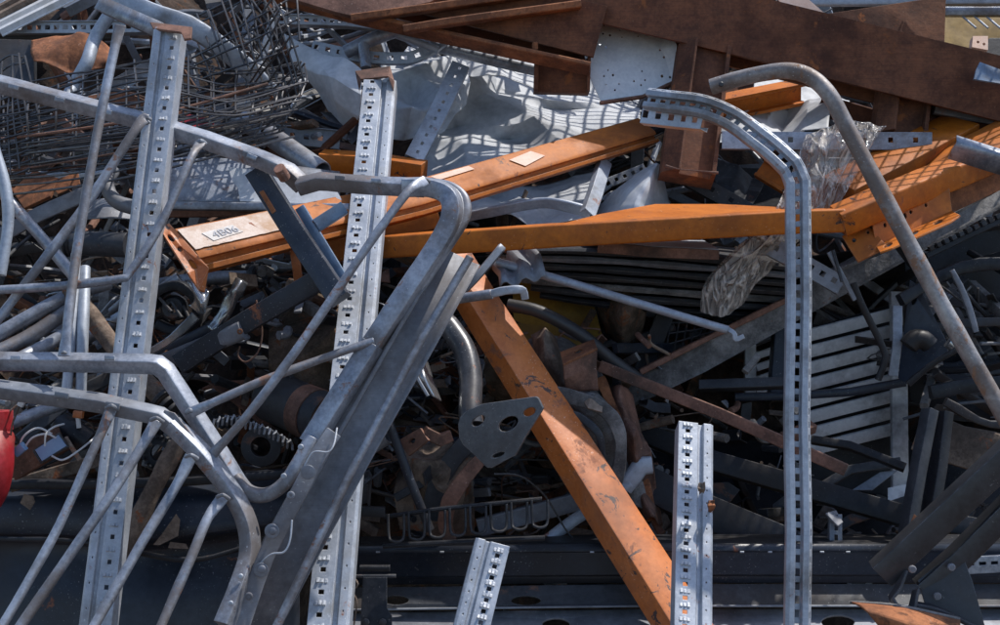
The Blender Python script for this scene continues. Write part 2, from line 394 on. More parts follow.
    def loft(s, rows, nu=30, nv=20, amp=0.0, freq=3.0, seed=0, ridge=True, smooth=True, creases=0, pleat=0):
        W = s.grid(rows, nu, nv, amp, freq, seed, ridge, smooth, creases, pleat)
        V = [[s.bm.verts.new(p) for p in c] for c in W]
        for i in range(nu):
            for j in range(nv): s.f((V[i][j], V[i][j+1], V[i+1][j+1], V[i+1][j]))
        return s
    def wires(s, rows, nu, nv, r=0.9, sub=2, amp=0, freq=3, seed=0, jit=0.0, drop=0.0):
        W = s.grid(rows, nu * sub, nv * sub, amp, freq, seed, ridge=False)
        rg = random.Random(seed)
        dd = sum(q[2] for r_ in rows for q in r_) / sum(len(r_) for r_ in rows)
        def j_(line):
            o = Vector((rg.uniform(-1, 1), rg.uniform(-1, 1), rg.uniform(-1, 1))) * jit; e = Vector((rg.uniform(-1, 1), rg.uniform(-1, 1), rg.uniform(-1, 1))) * jit
            return [p + o + e * (2 * i / len(line) - 1) for i, p in enumerate(line)]
        for i in range(0, nu * sub + 1, sub):
            if rg.random() >= drop: s.sweep(j_(W[i]), rnd(r, 5), world=True, u=K * dd)
        for j in range(0, nv * sub + 1, sub):
            if rg.random() >= drop: s.sweep(j_([c[j] for c in W]), rnd(r, 5), world=True, u=K * dd)
        return s
    def disc(s, x, y, d, r, h=2.0, n=14, N=None, off=0.0, inner=0.0):
        """short round boss / bolt head of radius r px, standing h px towards N"""
        N = (N or CN).normalized(); c = P(x, y, d) + N * off; u = K * d
        path = [c, c + N * h * 0.7 * u, c + N * h * u]
        A = N.orthogonal().normalized(); B = N.cross(A)
        rs = []
        for p, k in zip(path, (1, 1, 0.75)):
            rs.append([s.bm.verts.new(p + (A * math.cos(2*math.pi*i/n) + B * math.sin(2*math.pi*i/n)) * r * k * u) for i in range(n)])
        for i in range(2):
            for j in range(n): s.f((rs[i][j], rs[i][(j+1) % n], rs[i+1][(j+1) % n], rs[i+1][j]))
        if inner:
            ri = [s.bm.verts.new(path[2] + (A * math.cos(2*math.pi*i/n) + B * math.sin(2*math.pi*i/n)) * inner * u) for i in range(n)]
            rb = [s.bm.verts.new(path[0] + (A * math.cos(2*math.pi*i/n) + B * math.sin(2*math.pi*i/n)) * inner * u) for i in range(n)]
            for j in range(n):
                k = (j+1) % n; s.f((rs[2][j], rs[2][k], ri[k], ri[j])); s.f((ri[j], ri[k], rb[k], rb[j]))
        else: s.f(rs[2])
        return s

def oval(x, y, rx, ry, ang=0, n=14):
    c, q = math.cos(R(ang)), math.sin(R(ang))
    return [(x + c*rx*math.cos(2*math.pi*i/n) - q*ry*math.sin(2*math.pi*i/n), y + q*rx*math.cos(2*math.pi*i/n) + c*ry*math.sin(2*math.pi*i/n)) for i in range(n)]

def props(o, label=None, cat=None, group=None, kind=None):
    if label: o['label'] = label
    if cat: o['category'] = cat
    if group: o['group'] = group
    if kind: o['kind'] = kind
    return o
def thing(name, label, cat, at, group=None):
    o = bpy.data.objects.new(name, None); COL.objects.link(o)
    o.empty_display_size = 0.05; o.location = P(*at); bpy.context.view_layer.update
    return props(o, label, cat, group)
def emit(name, mb, mat, parent=None, label=None, cat=None, group=None, kind=None, th=0.0, bevel=0.0, flat=False, ang=38):
    bm = mb.bm
    bmesh.ops.recalc_face_normals(bm, faces=bm.faces) if not th else None
    root = parent
    while root is not None and root.parent is not None: root = root.parent
    if root is not None: org = root.location.copy()
    else:
        xs = [v.co for v in bm.verts]
        org = Vector([(min(c[i] for c in xs) + max(c[i] for c in xs)) / 2 for i in range(3)])
    bmesh.ops.translate(bm, verts=bm.verts, vec=-org)
    me = bpy.data.meshes.new(name); bm.to_mesh(me); bm.free()
    for m in (mb.mats if mb.mats != [''] else [mat]): me.materials.append(MATS[m])
    if not flat:
        me.polygons.foreach_set('use_smooth', [True] * len(me.polygons)); me.set_sharp_from_angle(angle=R(ang))
    o = bpy.data.objects.new(name, me); COL.objects.link(o)
    if parent is None: o.location = org
    else:
        o.parent = parent
        # every part's mesh sits in its thing's frame; a part's own offset is zero
    if th:
        md = o.modifiers.new('thickness', 'SOLIDIFY'); md.thickness = th; md.offset = 0
    if bevel:
        md = o.modifiers.new('edges', 'BEVEL'); md.width = bevel; md.segments = 2; md.limit_method = 'ANGLE'
    return props(o, label, cat, group, kind)
def bolts(name, T, mat, pts, r, h=2.4, **kw):
    for x, y, d in pts:
        mb = MB(); mb.disc(x, y, d, r, h, **kw); emit(name, mb, mat, T)
# one-call shapes
def bar(name, label, cat, path, prof, mat, parent=None, group=None, smooth=0, bevel=0.0, **kw):
    mb = MB(); mb.sweep(cr(path, smooth) if smooth else path, prof, **kw)
    return emit(name, mb, mat, parent, label, cat, group, bevel=bevel)
def folded(name, label, cat, path, prof, mat, parent=None, group=None, smooth=0, th=0.003, **kw):
    mb = MB(); mb.strip(cr(path, smooth) if smooth else path, prof, **kw)
    return emit(name, mb, mat, parent, label, cat, group, th=th, flat=True)
def slab(name, label, cat, outline, mat, parent=None, group=None, holes=(), th=0.004, bevel=0.0):
    mb = MB(); mb.plate(outline, holes, th)
    return emit(name, mb, mat, parent, label, cat, group, bevel=bevel)
def sheet(name, label, cat, rows, mat, parent=None, group=None, th=0.002, flat=False, ang=22, **kw):
    mb = MB(); mb.loft(rows, **kw)
    return emit(name, mb, mat, parent, label, cat, group, th=th, flat=flat, ang=ang)
def L_(w, h): return [(-w, 0), (0, 0), (0, -h)]
def C_(w, h, lip=0): 
    p = [(-w/2, -h), (-w/2, 0), (w/2, 0), (w/2, -h)]
    if lip: p = [(-w/2 + lip, -h)] + p + [(w/2 - lip, -h)]
    return p
# =================================================================== world, sun, camera
w = bpy.data.worlds.new("World"); sc.world = w; w.use_nodes = True
S = Vector((0.42, 0.26, 0.87)).normalized()           # towards the sun
nt = w.node_tree; bg = nt.nodes['Background']
sky = nt.nodes.new('ShaderNodeTexSky'); sky.sky_type = 'NISHITA'; sky.sun_disc = False
sky.sun_elevation = math.asin(S.z); sky.sun_rotation = math.atan2(S.x, S.y)
nt.links.new(sky.outputs[0], bg.inputs[0]); bg.inputs[1].default_value = 0.15
sl = bpy.data.lights.new('sun', 'SUN'); sl.energy = 3.5; sl.angle = R(0.5); sl.color = (1.0, 0.95, 0.88)
so = bpy.data.objects.new('sun', sl); COL.objects.link(so); so.rotation_euler = S.to_track_quat('Z', 'Y').to_euler()
cam = bpy.data.cameras.new('camera'); cam.lens = 36 / (K * 1000); cam.sensor_width = 36; cam.clip_end = 500
co = bpy.data.objects.new('camera', cam); COL.objects.link(co); co.matrix_world = CM; sc.camera = co
sc.view_settings.view_transform = 'Standard'; sc.view_settings.look = 'None'; sc.view_settings.exposure = 0.42; sc.view_settings.gamma = 1
try:
    sc.cycles.use_denoising = True; sc.cycles.max_bounces = 6; sc.cycles.diffuse_bounces = 3; sc.cycles.transparent_max_bounces = 8
except Exception: pass

# =================================================================== setting
mb = MB(); v = [mb.bm.verts.new(p) for p in ((-60, -30, 0), (60, -30, 0), (60, 90, 0), (-60, 90, 0))]; mb.f(v)
emit('ground', mb, 'earth', kind='structure', label='bare brown earth of the scrap yard under the heap')
mb = MB()
NX, NY = 130, 60
gv = []
for i in range(NX + 1):
    c = []
    for j in range(NY + 1):
        x = -4.2 + 8.4 * i / NX; t = j / NY
        y = 4.0 + 2.6 * t; z = -0.15 + 3.2 * t ** 0.8
        q = Vector((x, y, z))
        h = noise.fractal(q * 1.4, 0.8, 2, 5) * 0.38 + (1 - abs(noise.noise(q * 4.5)) * 2) * 0.07
        c.append(mb.bm.verts.new(q + Vector((0, -0.6, 0.6)) * h))
    gv.append(c)
for i in range(NX):
    for j in range(NY): mb.f((gv[i][j], gv[i+1][j], gv[i+1][j+1], gv[i][j+1]))
emit('heap_slope', mb, 'heap', kind='structure', label='dark earthy core of the scrap heap behind the metal')

# countless small scrap wedged in the gaps
def tangle(name, label, boxes, seed, mats):
    rg = random.Random(seed); mb = MB()
    for (x0, y0, x1, y1, d0, d1, n, big) in boxes:
        for _ in range(n):
            x, y, d = rg.uniform(x0, x1), rg.uniform(y0, y1), rg.uniform(d0, d1)
            mb.use(rg.choice(mats)); a = rg.gauss(0, 0.55) if rg.random() < 0.65 else rg.uniform(0, math.pi)
            ln = rg.uniform(14, 70) * big; dx, dy, dd = math.cos(a) * ln, math.sin(a) * ln, rg.uniform(-0.2, 0.2) * min(1, big * 1.3)
            p0, p2 = (x - dx, y - dy, d - dd), (x + dx, y + dy, d + dd)
            p1 = (x + rg.gauss(0, 4), y + rg.gauss(0, 4), d)
            k = rg.random()
            if k < 0.3: mb.sweep(cr([p0, p1, p2], 3), rnd(rg.uniform(1.5, 5), 7))
            elif k < 0.5:
                wd = rg.uniform(5, 13); mb.sweep([p0, p1, p2], rbox(wd, rg.uniform(1, 3), 0.5, 1), roll=rg.uniform(-70, 70))
            elif k < 0.62: mb.sweep([p0, p2], rbox(rg.uniform(5, 11), rg.uniform(5, 11), 1, 2), roll=rg.uniform(0, 90))
            elif k < 0.78:
                wd = rg.uniform(6, 14); t = 1.0
                mb.sweep([p0, p2], [(0, 0), (wd, 0), (wd, -t), (t, -t), (t, -wd), (0, -wd)], roll=rg.uniform(-180, 180))
            else:
                s_ = rg.uniform(8, 26) * big
                pts = [(x + s_ * rg.uniform(.4, 1.1) * math.cos(q), y + s_ * rg.uniform(.4, 1) * math.sin(q), d + rg.uniform(-.06, .06)) for q in sorted(rg.uniform(0, 6.28) for _ in range(rg.randint(4, 6)))]
                try: mb.plate(pts, th=0.004)
                except Exception: pass
            if rg.random() < (.3 if big > .4 else .1):
                q_ = [(x + rg.uniform(-40, 40), y + rg.uniform(-22, 22), d - .05 + rg.uniform(-.05, .05)) for _ in range(4)]
                mb.sweep(cr(q_, 5), rnd(rg.uniform(.6, 1.3), 5))
    emit(name, mb, 'black', label=label, kind='stuff')
tangle('small_scrap', 'small dark metal scraps packed in the gaps of the heap',
       [(-80, 120, 330, 520, 4.0, 4.6, 230, 1.0), (330, 215, 520, 520, 4.1, 4.6, 110, 1.0), (480, 300, 1080, 640, 4.35, 4.8, 300, 1.1), (-80, 300, 520, 520, 3.55, 3.9, 90, 0.7),
        (350, 330, 650, 545, 3.7, 4.0, 150, 0.55)], 3,
       ['black', 'charcoal', 'charcoal', 'navy', 'leg_steel', 'rust', 'rust_plate', 'earth', 'slab', 'hessian', 'galv_dull'])
tangle('light_scrap', 'paler bent offcuts scattered at the top of the heap',
       [(-60, -60, 1060, 130, 4.7, 5.4, 230, 1.2), (60, 100, 330, 330, 4.0, 4.4, 60, 0.7), (560, 90, 1040, 240, 4.65, 5.0, 120, 0.9)], 11,
       ['galv', 'galv_dull', 'charcoal', 'rust', 'rust_plate', 'leg_steel', 'galv', 'galv_dull', 'black'])
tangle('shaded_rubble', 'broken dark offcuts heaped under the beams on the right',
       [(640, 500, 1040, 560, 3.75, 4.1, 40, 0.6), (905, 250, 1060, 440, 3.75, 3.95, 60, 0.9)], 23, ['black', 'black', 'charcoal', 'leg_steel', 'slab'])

tangle('fine_scrap', 'fine metal shavings, clips and wire ends lying in the dark gaps',
       [(150, 270, 360, 420, 3.45, 3.7, 90, .28), (350, 330, 660, 545, 3.64, 3.88, 130, .25), (640, 400, 800, 560, 3.6, 3.9, 50, .25), (0, 300, 160, 480, 3.4, 3.6, 60, .28)], 41,
       ['charcoal', 'leg_steel', 'slab', 'hessian', 'rust_plate', 'earth', 'black', 'galv_dull'])
# =================================================================== crushed barriers on the left
def clip(mb, x, y, d, ang, w_=10, h_=5):
    c, s_ = math.cos(R(ang)), math.sin(R(ang))
    def q(a, b, e=0): return (x + c*a - s_*b, y + s_*a + c*b, d - e)
    mb.sweep([q(-w_/2, 0), q(w_/2, 0)], [(-h_/2, 0), (-h_/2, 1.4), (-h_/2+1, 1.8), (h_/2-1, 1.8), (h_/2, 1.4), (h_/2, 0)])
railp = [(-8, 5), (-8, -12), (-6.5, -12), (-6.5, 3), (6.5, 3), (6.5, -12), (8, -12), (8, 5), (6.5, 7), (-6.5, 7)]
railp = rot(rbox(15, 16, 2, 2), -32)
def flat_tube(mb, path, r, f0=True, f1=True, n=12, dent=0.7, seed=0):
    r *= .86
    """round tube whose ends are pressed flat for welding"""
    pts = cr(path, 6) if len(path) > 2 else [tuple(a + (b-a)*t/12 for a, b in zip(path[0], path[1])) for t in range(13)]
    pw = [P(*p) for p in pts]; u = K * sum(p[2] for p in pts) / len(pts)
    frs = mb.frames(pw, CN); rs = []
    S_ = [0]
    for i in range(1, len(pw)): S_.append(S_[-1] + (pw[i]-pw[i-1]).length)
    for i, fr in enumerate(frs):
        e = 1.0
        if f0: e = min(e, S_[i] / (26 * u))
        if f1: e = min(e, (S_[-1] - S_[i]) / (26 * u))
        e = max(0.22, min(1, e)); wd = 1 + 0.35 * (1 - e)
        ring = mb.ring(fr, [(r * wd * math.cos(2*math.pi*k/n), r * e * math.sin(2*math.pi*k/n)) for k in range(n)], u)
        ring = [v_ + (v_-fr[0]).normalized() * dent * u * noise.noise(v_*16 + Vector((seed, 0, 0))) for v_ in ring]
        rs.append([mb.bm.verts.new(v_) for v_ in ring])
    for i in range(len(rs)-1):
        for j in range(n): mb.f((rs[i][j], rs[i][(j+1) % n], rs[i+1][(j+1) % n], rs[i+1][j]))
    mb.f(list(reversed(rs[0]))); mb.f(rs[-1]); return mb

T = thing('crushed_barrier', 'long grey barrier frame bent into a rounded corner with tubes still welded on', 'barrier', (452, 210, 3.0))
mb = MB()
mb.sweep([(-40, 74, 3.26), (147, 122, 3.24), (205, 140, 3.2), (262, 160, 3.18), (288, 172, 3.16), (303, 186, 3.16)], railp, dent=0.6)
mb.sweep([(300, 186, 3.14), (320, 181, 3.12), (380, 186, 3.06), (425, 188, 3.03)] , railp, dent=1.0, seed=4)
for x, y, d, a in ((14, 87, 3.23, 14), (60, 100, 3.23, 14), (107, 112, 3.22, 14), (252, 157, 3.17, 22), (340, 178, 3.08, 3), (376, 181, 3.05, 3)): clip(mb, x, y, d - 0.024, a)
emit('top_rail', mb, 'barrier', T)
mb = MB()
path = cr([(405, 187, 3.04), (432, 188, 3.02), (449, 197, 3.0), (452, 215, 2.98), (441, 240, 2.97), (410, 287, 2.95), (372, 345, 2.94)], 5)
mb.sweep(path, rot(rbox(19, 20, 2.5, 2), -12), dent=0.6)
mb.sweep(cr([(424, 183, 3.08), (450, 188, 3.06), (464, 200, 3.04), (464, 218, 3.02), (447, 246, 3.0), (415, 296, 2.99)], 5), rbox(11, 26, 4, 3))
emit('corner_tube', mb, 'barrier', T)
mb = MB()
mb.sweep([(373, 344, 2.935), (340, 396, 2.92), (310, 444, 2.91)], rot(rbox(20, 19, 2.5, 2), -20), dent=0.7)
mb.sweep(cr([(312, 438, 2.90), (298, 464, 2.88), (284, 484, 2.87), (266, 495, 2.87), (248, 492, 2.87), (236, 478, 2.88)], 5), rbox(14, 20, 4, 3))
emit('lower_tube', mb, 'barrier', T)
bolts('bolt', T, 'galv', [(301, 447, 2.86), (284, 476, 2.83)], 3)
mb = MB()
mb.sweep([(244, 494, 2.88), (207, 434, 2.89), (166, 371, 2.90), (158, 365, 2.90), (150, 364, 2.90), (60, 362, 2.9), (-50, 361, 2.9)], rot(rbox(16, 15, 2, 2), 32), dent=0.6)
for x in (16, 110): clip(mb, x, 358, 2.872, 1)
emit('side_rail', mb, 'barrier', T)
for i, (pt, r, a, b) in enumerate((([(120, 25, 3.10), (112, 60, 3.08), (96, 140, 3.02), (77, 250, 2.95), (64, 356, 2.86)], 5.6, 1, 1),
        ([(147, 119, 3.12), (138, 126, 3.10), (92, 196, 3.05), (50, 252, 3.0), (-10, 330, 2.95)], 5.6, 1, 0),
        ([(201, 142, 3.12), (190, 160, 3.06), (160, 226, 3.0), (130, 272, 2.96), (118, 279, 2.95), (60, 286, 2.95), (-20, 291, 2.95)], 5.0, 1, 0),
        ([(426, 180, 2.98), (408, 192, 2.94), (372, 240, 2.9), (300, 345, 2.85), (250, 412, 2.83), (206, 462, 2.84)], 5.2, 1, 1),
        ([(374, 341, 2.92), (330, 356, 2.90), (260, 382, 2.86), (190, 413, 2.86)], 5.0, 0, 1))):
    mb = MB(); flat_tube(mb, pt, r, a, b, seed=i); emit('bar', mb, 'barrier', T)

for x, y, d, r in ((64, 354, 2.87, 5), (201, 143, 3.13, 4.5), (190, 412, 2.87, 4.5), (146, 119, 3.13, 5), (208, 459, 2.85, 5), (425, 181, 3.0, 4.5)):
    mb = MB(); mb.sweep(cr([(x - r, y + 1, d), (x, y - 1.5, d - .012), (x + r, y + 1, d)], 3), rnd(2.2, 8), dent=2, seed=x); emit('weld', mb, 'galv_dull', T)
T = thing('crushed_barrier', 'lower barrier frame with a chipped dark rail and four long slanting tubes', 'barrier', (160, 418, 2.85))
mb = MB()
mb.sweep(cr([(224, 625, 2.72), (240, 585, 2.76), (250, 552, 2.80), (246, 520, 2.82), (229, 488, 2.83), (200, 452, 2.84), (172, 424, 2.85)], 5), rot(rbox(16, 18, 3, 2), 25), dent=0.6)
emit('curved_end', mb, 'barrier', T)
bolts('bolt', T, 'galv', [(241, 576, 2.74), (231, 603, 2.7)], 2.6)
mb = MB(); mb.sweep([(178, 430, 2.85), (160, 416, 2.85), (100, 403, 2.86), (-50, 383, 2.87)], rot(rbox(16, 15, 2, 2), 30), dent=1.2, seed=9)
for x, y in ((62, 395), (113, 405)): clip(mb, x, y, 2.828, 9, 14, 6)
emit('rail', mb, 'galv_dull', T)
slab('gusset', None, None, [(164, 410, 2.84), (174, 413, 2.84), (232, 484, 2.82), (236, 497, 2.82), (224, 487, 2.825), (170, 426, 2.84)], 'barrier', T, th=0.006)
for i, (pt, r) in enumerate((([(112, 408, 2.84), (91, 455, 2.8), (52, 539, 2.74), (-6, 640, 2.66)], 5.6), ([(157, 420, 2.82), (143, 444, 2.8), (105, 504, 2.74), (12, 638, 2.64)], 6.0),
        ([(191, 456, 2.81), (176, 486, 2.8), (140, 546, 2.74), (86, 640, 2.66)], 6.0), ([(223, 497, 2.81), (207, 520, 2.78), (190, 560, 2.74), (154, 642, 2.66)], 5.8))):
    mb = MB(); flat_tube(mb, pt, r, 1, 0, seed=i + 20); emit('bar', mb, 'barrier', T)

for x, y, d in ((112, 408, 2.83), (157, 420, 2.81), (191, 457, 2.8), (223, 497, 2.8)):
    mb = MB(); mb.sweep(cr([(x - 6, y, d), (x, y - 2, d - .012), (x + 6, y + 2, d)], 3), rnd(2.3, 8), dent=2, seed=x); emit('weld', mb, 'galv_dull', T)
T = thing('steel_trough', 'broad dark grey steel leg folded to a trough beside the barrier corner', 'steel leg', (360, 430, 2.95))
mb = MB(); mb.strip([(452, 250, 2.99), (408, 330, 2.96), (352, 428, 2.93), (290, 540, 2.89), (232, 650, 2.86)],
    [(-32, -3), (-26, -8), (-18, -10), (0, -11), (12, -9), (20, -5), (24, -1), (25, -16)][::-1], roll=-6)
emit('trough', mb, 'leg_steel', T, th=0.003)
bar('edge_tube', None, None, [(470, 257, 2.98), (420, 342, 2.94), (352, 470, 2.89), (270, 640, 2.82)], rnd(4.4, 12), 'barrier', T)
bar('inner_fold', None, None, [(444, 252, 2.985), (398, 330, 2.955), (330, 450, 2.915), (296, 512, 2.89)], rbox(5, 8, 1.5, 2), 'leg_steel', T, dent=.5)
mb = MB(); mb.sweep(cr([(334, 432, 2.84), (318, 456, 2.82), (300, 490, 2.8), (282, 524, 2.79), (262, 566, 2.77), (240, 630, 2.74)], 4), rbox(17, 4, 1.6, 2), roll=8)
emit('strap', mb, 'leg_steel', T)
bolts('bolt', T, 'leg_steel', [(291, 495, 2.76), (249, 596, 2.73)], 4, 2.2, inner=1.8)
bolts('bolt', T, 'leg_steel', [(273, 531, 2.75), (262, 569, 2.74)], 4, 2.2)
bolts('washer', T, 'leg_steel', [(308, 472, 2.785), (272, 531, 2.77), (261, 570, 2.755)], 7.5, 1.2)
bar('cable', None, None, cr([(337, 428, 2.83), (334, 444, 2.8), (328, 452, 2.79), (314, 452, 2.79), (306, 463, 2.79), (302, 474, 2.79)], 5), rnd(1.0, 6), 'galv_post', T)
bar('wire', None, None, cr([(292, 520, 2.77), (290, 540, 2.76), (284, 552, 2.755), (272, 554, 2.755), (262, 562, 2.76), (257, 572, 2.765)], 5), rnd(1.0, 6), 'galv_post', T)

# =================================================================== slotted rack posts
def post_profile(W, D=22, flip=False):
    p = [(-.5, -D/W), (-.5, 0), (.05, 0), (.08, -.11), (.20, -.11), (.235, .02), (.43, .02), (.5, -.04), (.5, -D/W)]
    if flip: p = [(-a, b) for a, b in reversed(p)]
    return [(a * W, b * W) for a, b in p]
def post(label, path, W, pitch, flip=False, mat='galv_post', start=8, top=None, depth=22):
    T = thing('rack_post', label, 'rack post', path[0])
    g = 6 if flip else 1
    gs = 2 if flip else 5
    holes = [(g, .36, .60, pitch, 4.2, start), (gs, .42, .58, pitch, 1.8, start + 5)]
    mb = MB(); mb.use(mat)
    mb.strip(path, post_profile(W, depth, flip), holes, lips=[(g, .22, .76, pitch, start + pitch * .52, 2.4)])
    emit('upright', mb, mat, T, th=0.0022, flat=True)
    if top:
        tp = slab('top_plate', None, None, top, 'rust_plate', T, th=0.006)
        cx = sum(q[0] for q in top) / len(top); cy = sum(q[1] for q in top) / len(top)
        mb = MB(); mb.disc(cx - 1, cy + 1, top[0][2], 3.4, 5, N=(CN + Vector((0, 0, .8))).normalized()); emit('bolt', mb, 'galv_dull', tp)
    return T
post('slotted galvanised rack post with a rusty cap, crossing the wire bundle', [(92, 650, 2.8), (168, 28, 3.24)], 30, 23.5, True,
     top=[(150, 22, 3.27), (192, 27, 3.21), (191, 38, 3.18), (184, 39, 3.18), (181, 32, 3.19), (153, 28, 3.24)])
post('bright slotted rack post running behind the barrier corner', [(326, 650, 2.86), (346, 417, 3.12), (380, 80, 3.78)], 37, 20.5, False,
     top=[(355, 71, 3.84), (390, 66, 3.82), (394, 80, 3.76), (393, 90, 3.75), (388, 76, 3.76), (361, 79, 3.8), (359, 90, 3.79)])
post('upright slotted rack post standing free right of the orange diagonal beam', [(693, 650, 2.74), (696, 423, 3.06)], 36, 14.2, False, start=6)
post('short slotted rack post leaning at the bottom edge', [(466, 650, 2.83), (493, 542, 2.93)], 35, 11.5, True, start=4)

T = thing('bent_upright', 'slotted galvanised upright bent over at its top and hanging straight down', 'bent post', (797, 172, 3.05))
pp = [(-10, -12), (-11, 0), (-8, 3), (-4, 3), (-3, -3), (3, -3), (4, 3), (9, 3), (12, 0), (12, -12)]
mb = MB(); mb.strip([(797, 650, 2.86), (799, 530, 2.90), (797, 420, 2.94), (799, 300, 2.98), (798, 182, 3.02), (793, 170, 3.03)] + cr([(790, 165, 3.03), (774, 150, 3.06), (756, 136, 3.09), (736, 121, 3.13), (716, 111, 3.17), (696, 105, 3.2), (670, 102, 3.25), (646, 99, 3.3)], 3), pp,
                    [(4, .15, .85, 12.5, 7.0, 4), (7, .3, .6, 12.5, 6, 4)])
emit('upright', mb, 'galv', T, th=0.0022, flat=True)
mb = MB(); mb.strip([(703, 118, 3.2), (680, 116, 3.25), (642, 112, 3.3)], C_(22, 12, 4), [(2, .25, .6, 14, 6, 6)])
emit('opened_flange', mb, 'galv_post', T, th=0.0022, flat=True)
# =================================================================== orange beams
def step_beam(h):       # shelf beam: sloping top face, groove, lower lip
    return [(-h, -24), (-h + 1.5, -23), (0, 0), (4.5, .5), (5, -5), (10, -5), (10.5, 1), (15, 1), (15, -26)]
T = thing('shelf_beam', 'long orange shelf beam with a dusty top, a grooved front and a slotted end plate', 'orange beam', (190, 258, 3.2))
mb = MB()
mb.sweep([(197, 253, 3.22), (300, 229, 3.42), (420, 201, 3.62), (655, 131, 4.05)], [(a * 1.02, b) for a, b in step_beam(26)], taper=(1.12, .84))
emit('beam', mb, 'orange', T)
slab('end_plate', None, None, [(160, 229, 3.13), (169, 223, 3.16), (209, 268, 3.1), (205, 291, 3.11), (199, 289, 3.1), (188, 273, 3.09)], 'orange_worn', T, th=0.01,
     holes=[oval(171, 238, 4.6, 2.4, 50), oval(180, 249, 3, 2.6, 50), oval(193, 264, 6.4, 3, 50)])
# the dusty coating is a real thin layer lying on the top face
mb = MB()
BP = [(197, 253, 3.22), (300, 229, 3.42), (420, 201, 3.62), (655, 131, 4.05)]
FR = mb.frames([P(*p) for p in BP], CN); U0 = K * sum(p[2] for p in BP) / 4
def on_top(t, f, lift=0.004, seg=0):       # t along a stretch of the beam, f across its top face
    ps = []
    for k in (seg, seg + 1):
        p, T_, A, B, _, _ = FR[k]; tp = 1.12 - .28 * k / 3
        q0 = p + (A * -24.5 * 1.02 + B * -23) * U0 * tp; ps.append(q0.lerp(p, f)); nn = (A * -23 + B * 25).normalized()
    return ps[0].lerp(ps[1], t) + nn * lift
ns = 24
e0 = [mb.bm.verts.new(on_top(0.005 + i / ns, 0.03)) for i in range(ns + 1)]
e1 = [mb.bm.verts.new(on_top(0.005 + i / ns * .98 - .0, 0.90 + .03 * noise.noise(Vector((i * .7, 0, 0))))) for i in range(ns + 1)]
for i in range(ns): mb.f((e0[i], e0[i+1], e1[i+1], e1[i]))
emit('dust_coat', mb, 'orange_dusty', T, th=0.0015, flat=True)
lb = None
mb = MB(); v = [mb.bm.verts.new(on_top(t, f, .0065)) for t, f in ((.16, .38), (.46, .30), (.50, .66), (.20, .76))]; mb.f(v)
lb = emit('label', mb, 'sticker_or_sun_patch', T, th=0.0008, flat=True)
cu = bpy.data.curves.new('lettering', 'FONT'); cu.body = '4B06'; cu.size = 0.038; cu.extrude = 0.0004; cu.align_x = 'CENTER'; cu.align_y = 'CENTER'
tmp = bpy.data.objects.new('tmp', cu); COL.objects.link(tmp); bpy.context.view_layer.update()
me = bpy.data.meshes.new_from_object(tmp.evaluated_get(bpy.context.evaluated_depsgraph_get())); me.materials.clear(); me.materials.append(MATS['ink'])
bpy.data.objects.remove(tmp); to = bpy.data.objects.new('lettering', me); COL.objects.link(to)
ce = on_top(.35, .54, .0085); X_ = (on_top(.46, .34) - on_top(.16, .41)).normalized(); Y_ = (on_top(.3, .2) - on_top(.3, .8)); Y_ = (Y_ - Y_.dot(X_) * X_).normalized(); Z_ = X_.cross(Y_)
mt = Matrix((X_, Y_, Z_)).transposed().to_4x4(); mt.translation = ce - T.location
to.parent = lb; to.matrix_local = mt
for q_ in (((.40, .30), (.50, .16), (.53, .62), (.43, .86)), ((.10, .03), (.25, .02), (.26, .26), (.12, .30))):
    mb = MB(); mb.f([mb.bm.verts.new(on_top(t, f, .003, 2)) for t, f in q_]); emit('sticker_or_sun_patch', mb, 'pink_or_sunlit', T, th=.001, flat=True)  # pale patches painted where sun falls on the beam top

T = thing('orange_beam', 'long orange box beam lying across the middle, kinked upward at its right end', 'orange beam', (560, 236, 3.45))
mb = MB(); mb.sweep([(326, 250, 3.62), (560, 235, 3.48), (700, 227, 3.45), (790, 221.5, 3.43), (842, 220, 3.42)], rot(rbox(23, 26, 2.5, 3), -8), dent=.5)
mb.sweep([(838, 221, 3.42), (850, 216, 3.42), (880, 203, 3.44), (975, 164, 3.62), (1030, 141, 3.7)], rot(rbox(25, 30, 2.5, 3), -26), dent=.7)
emit('beam', mb, 'orange', T)
slab('bent_flange', None, None, [(540, 229, 3.5), (600, 214, 3.66), (655, 204, 3.78), (720, 204, 3.8), (800, 208, 3.72), (856, 211, 3.6), (842, 208, 3.44), (700, 215, 3.46), (560, 224, 3.48)], 'orange', T, th=.004)
for o_, hs in (([(872, 219, 3.42), (949, 186, 3.52), (952, 211, 3.5), (876, 246, 3.4)], [oval(885, 225, 1.6, 2.4), oval(905, 216, 2, 3.5), oval(911, 212, 1.6, 2), oval(926, 205, 1.6, 2)]),
               ([(842, 236, 3.43), (868, 225, 3.44), (888, 247, 3.38), (858, 262, 3.38)], [oval(854, 240, 2, 2.4), oval(868, 232, 1.5, 2)])):
    slab('bracket', None, None, o_, 'orange', T, holes=hs, th=0.005)
slab('bracket_foot', None, None, [(876, 246, 3.40), (952, 211, 3.5), (960, 215, 3.40), (950, 222, 3.36), (892, 248, 3.3), (880, 252, 3.32)], 'orange', T, th=0.005,
     holes=[oval(888, 245, 5, 1.8, -24), oval(914, 233, 5, 1.8, -24), oval(938, 222, 5, 1.8, -24)])

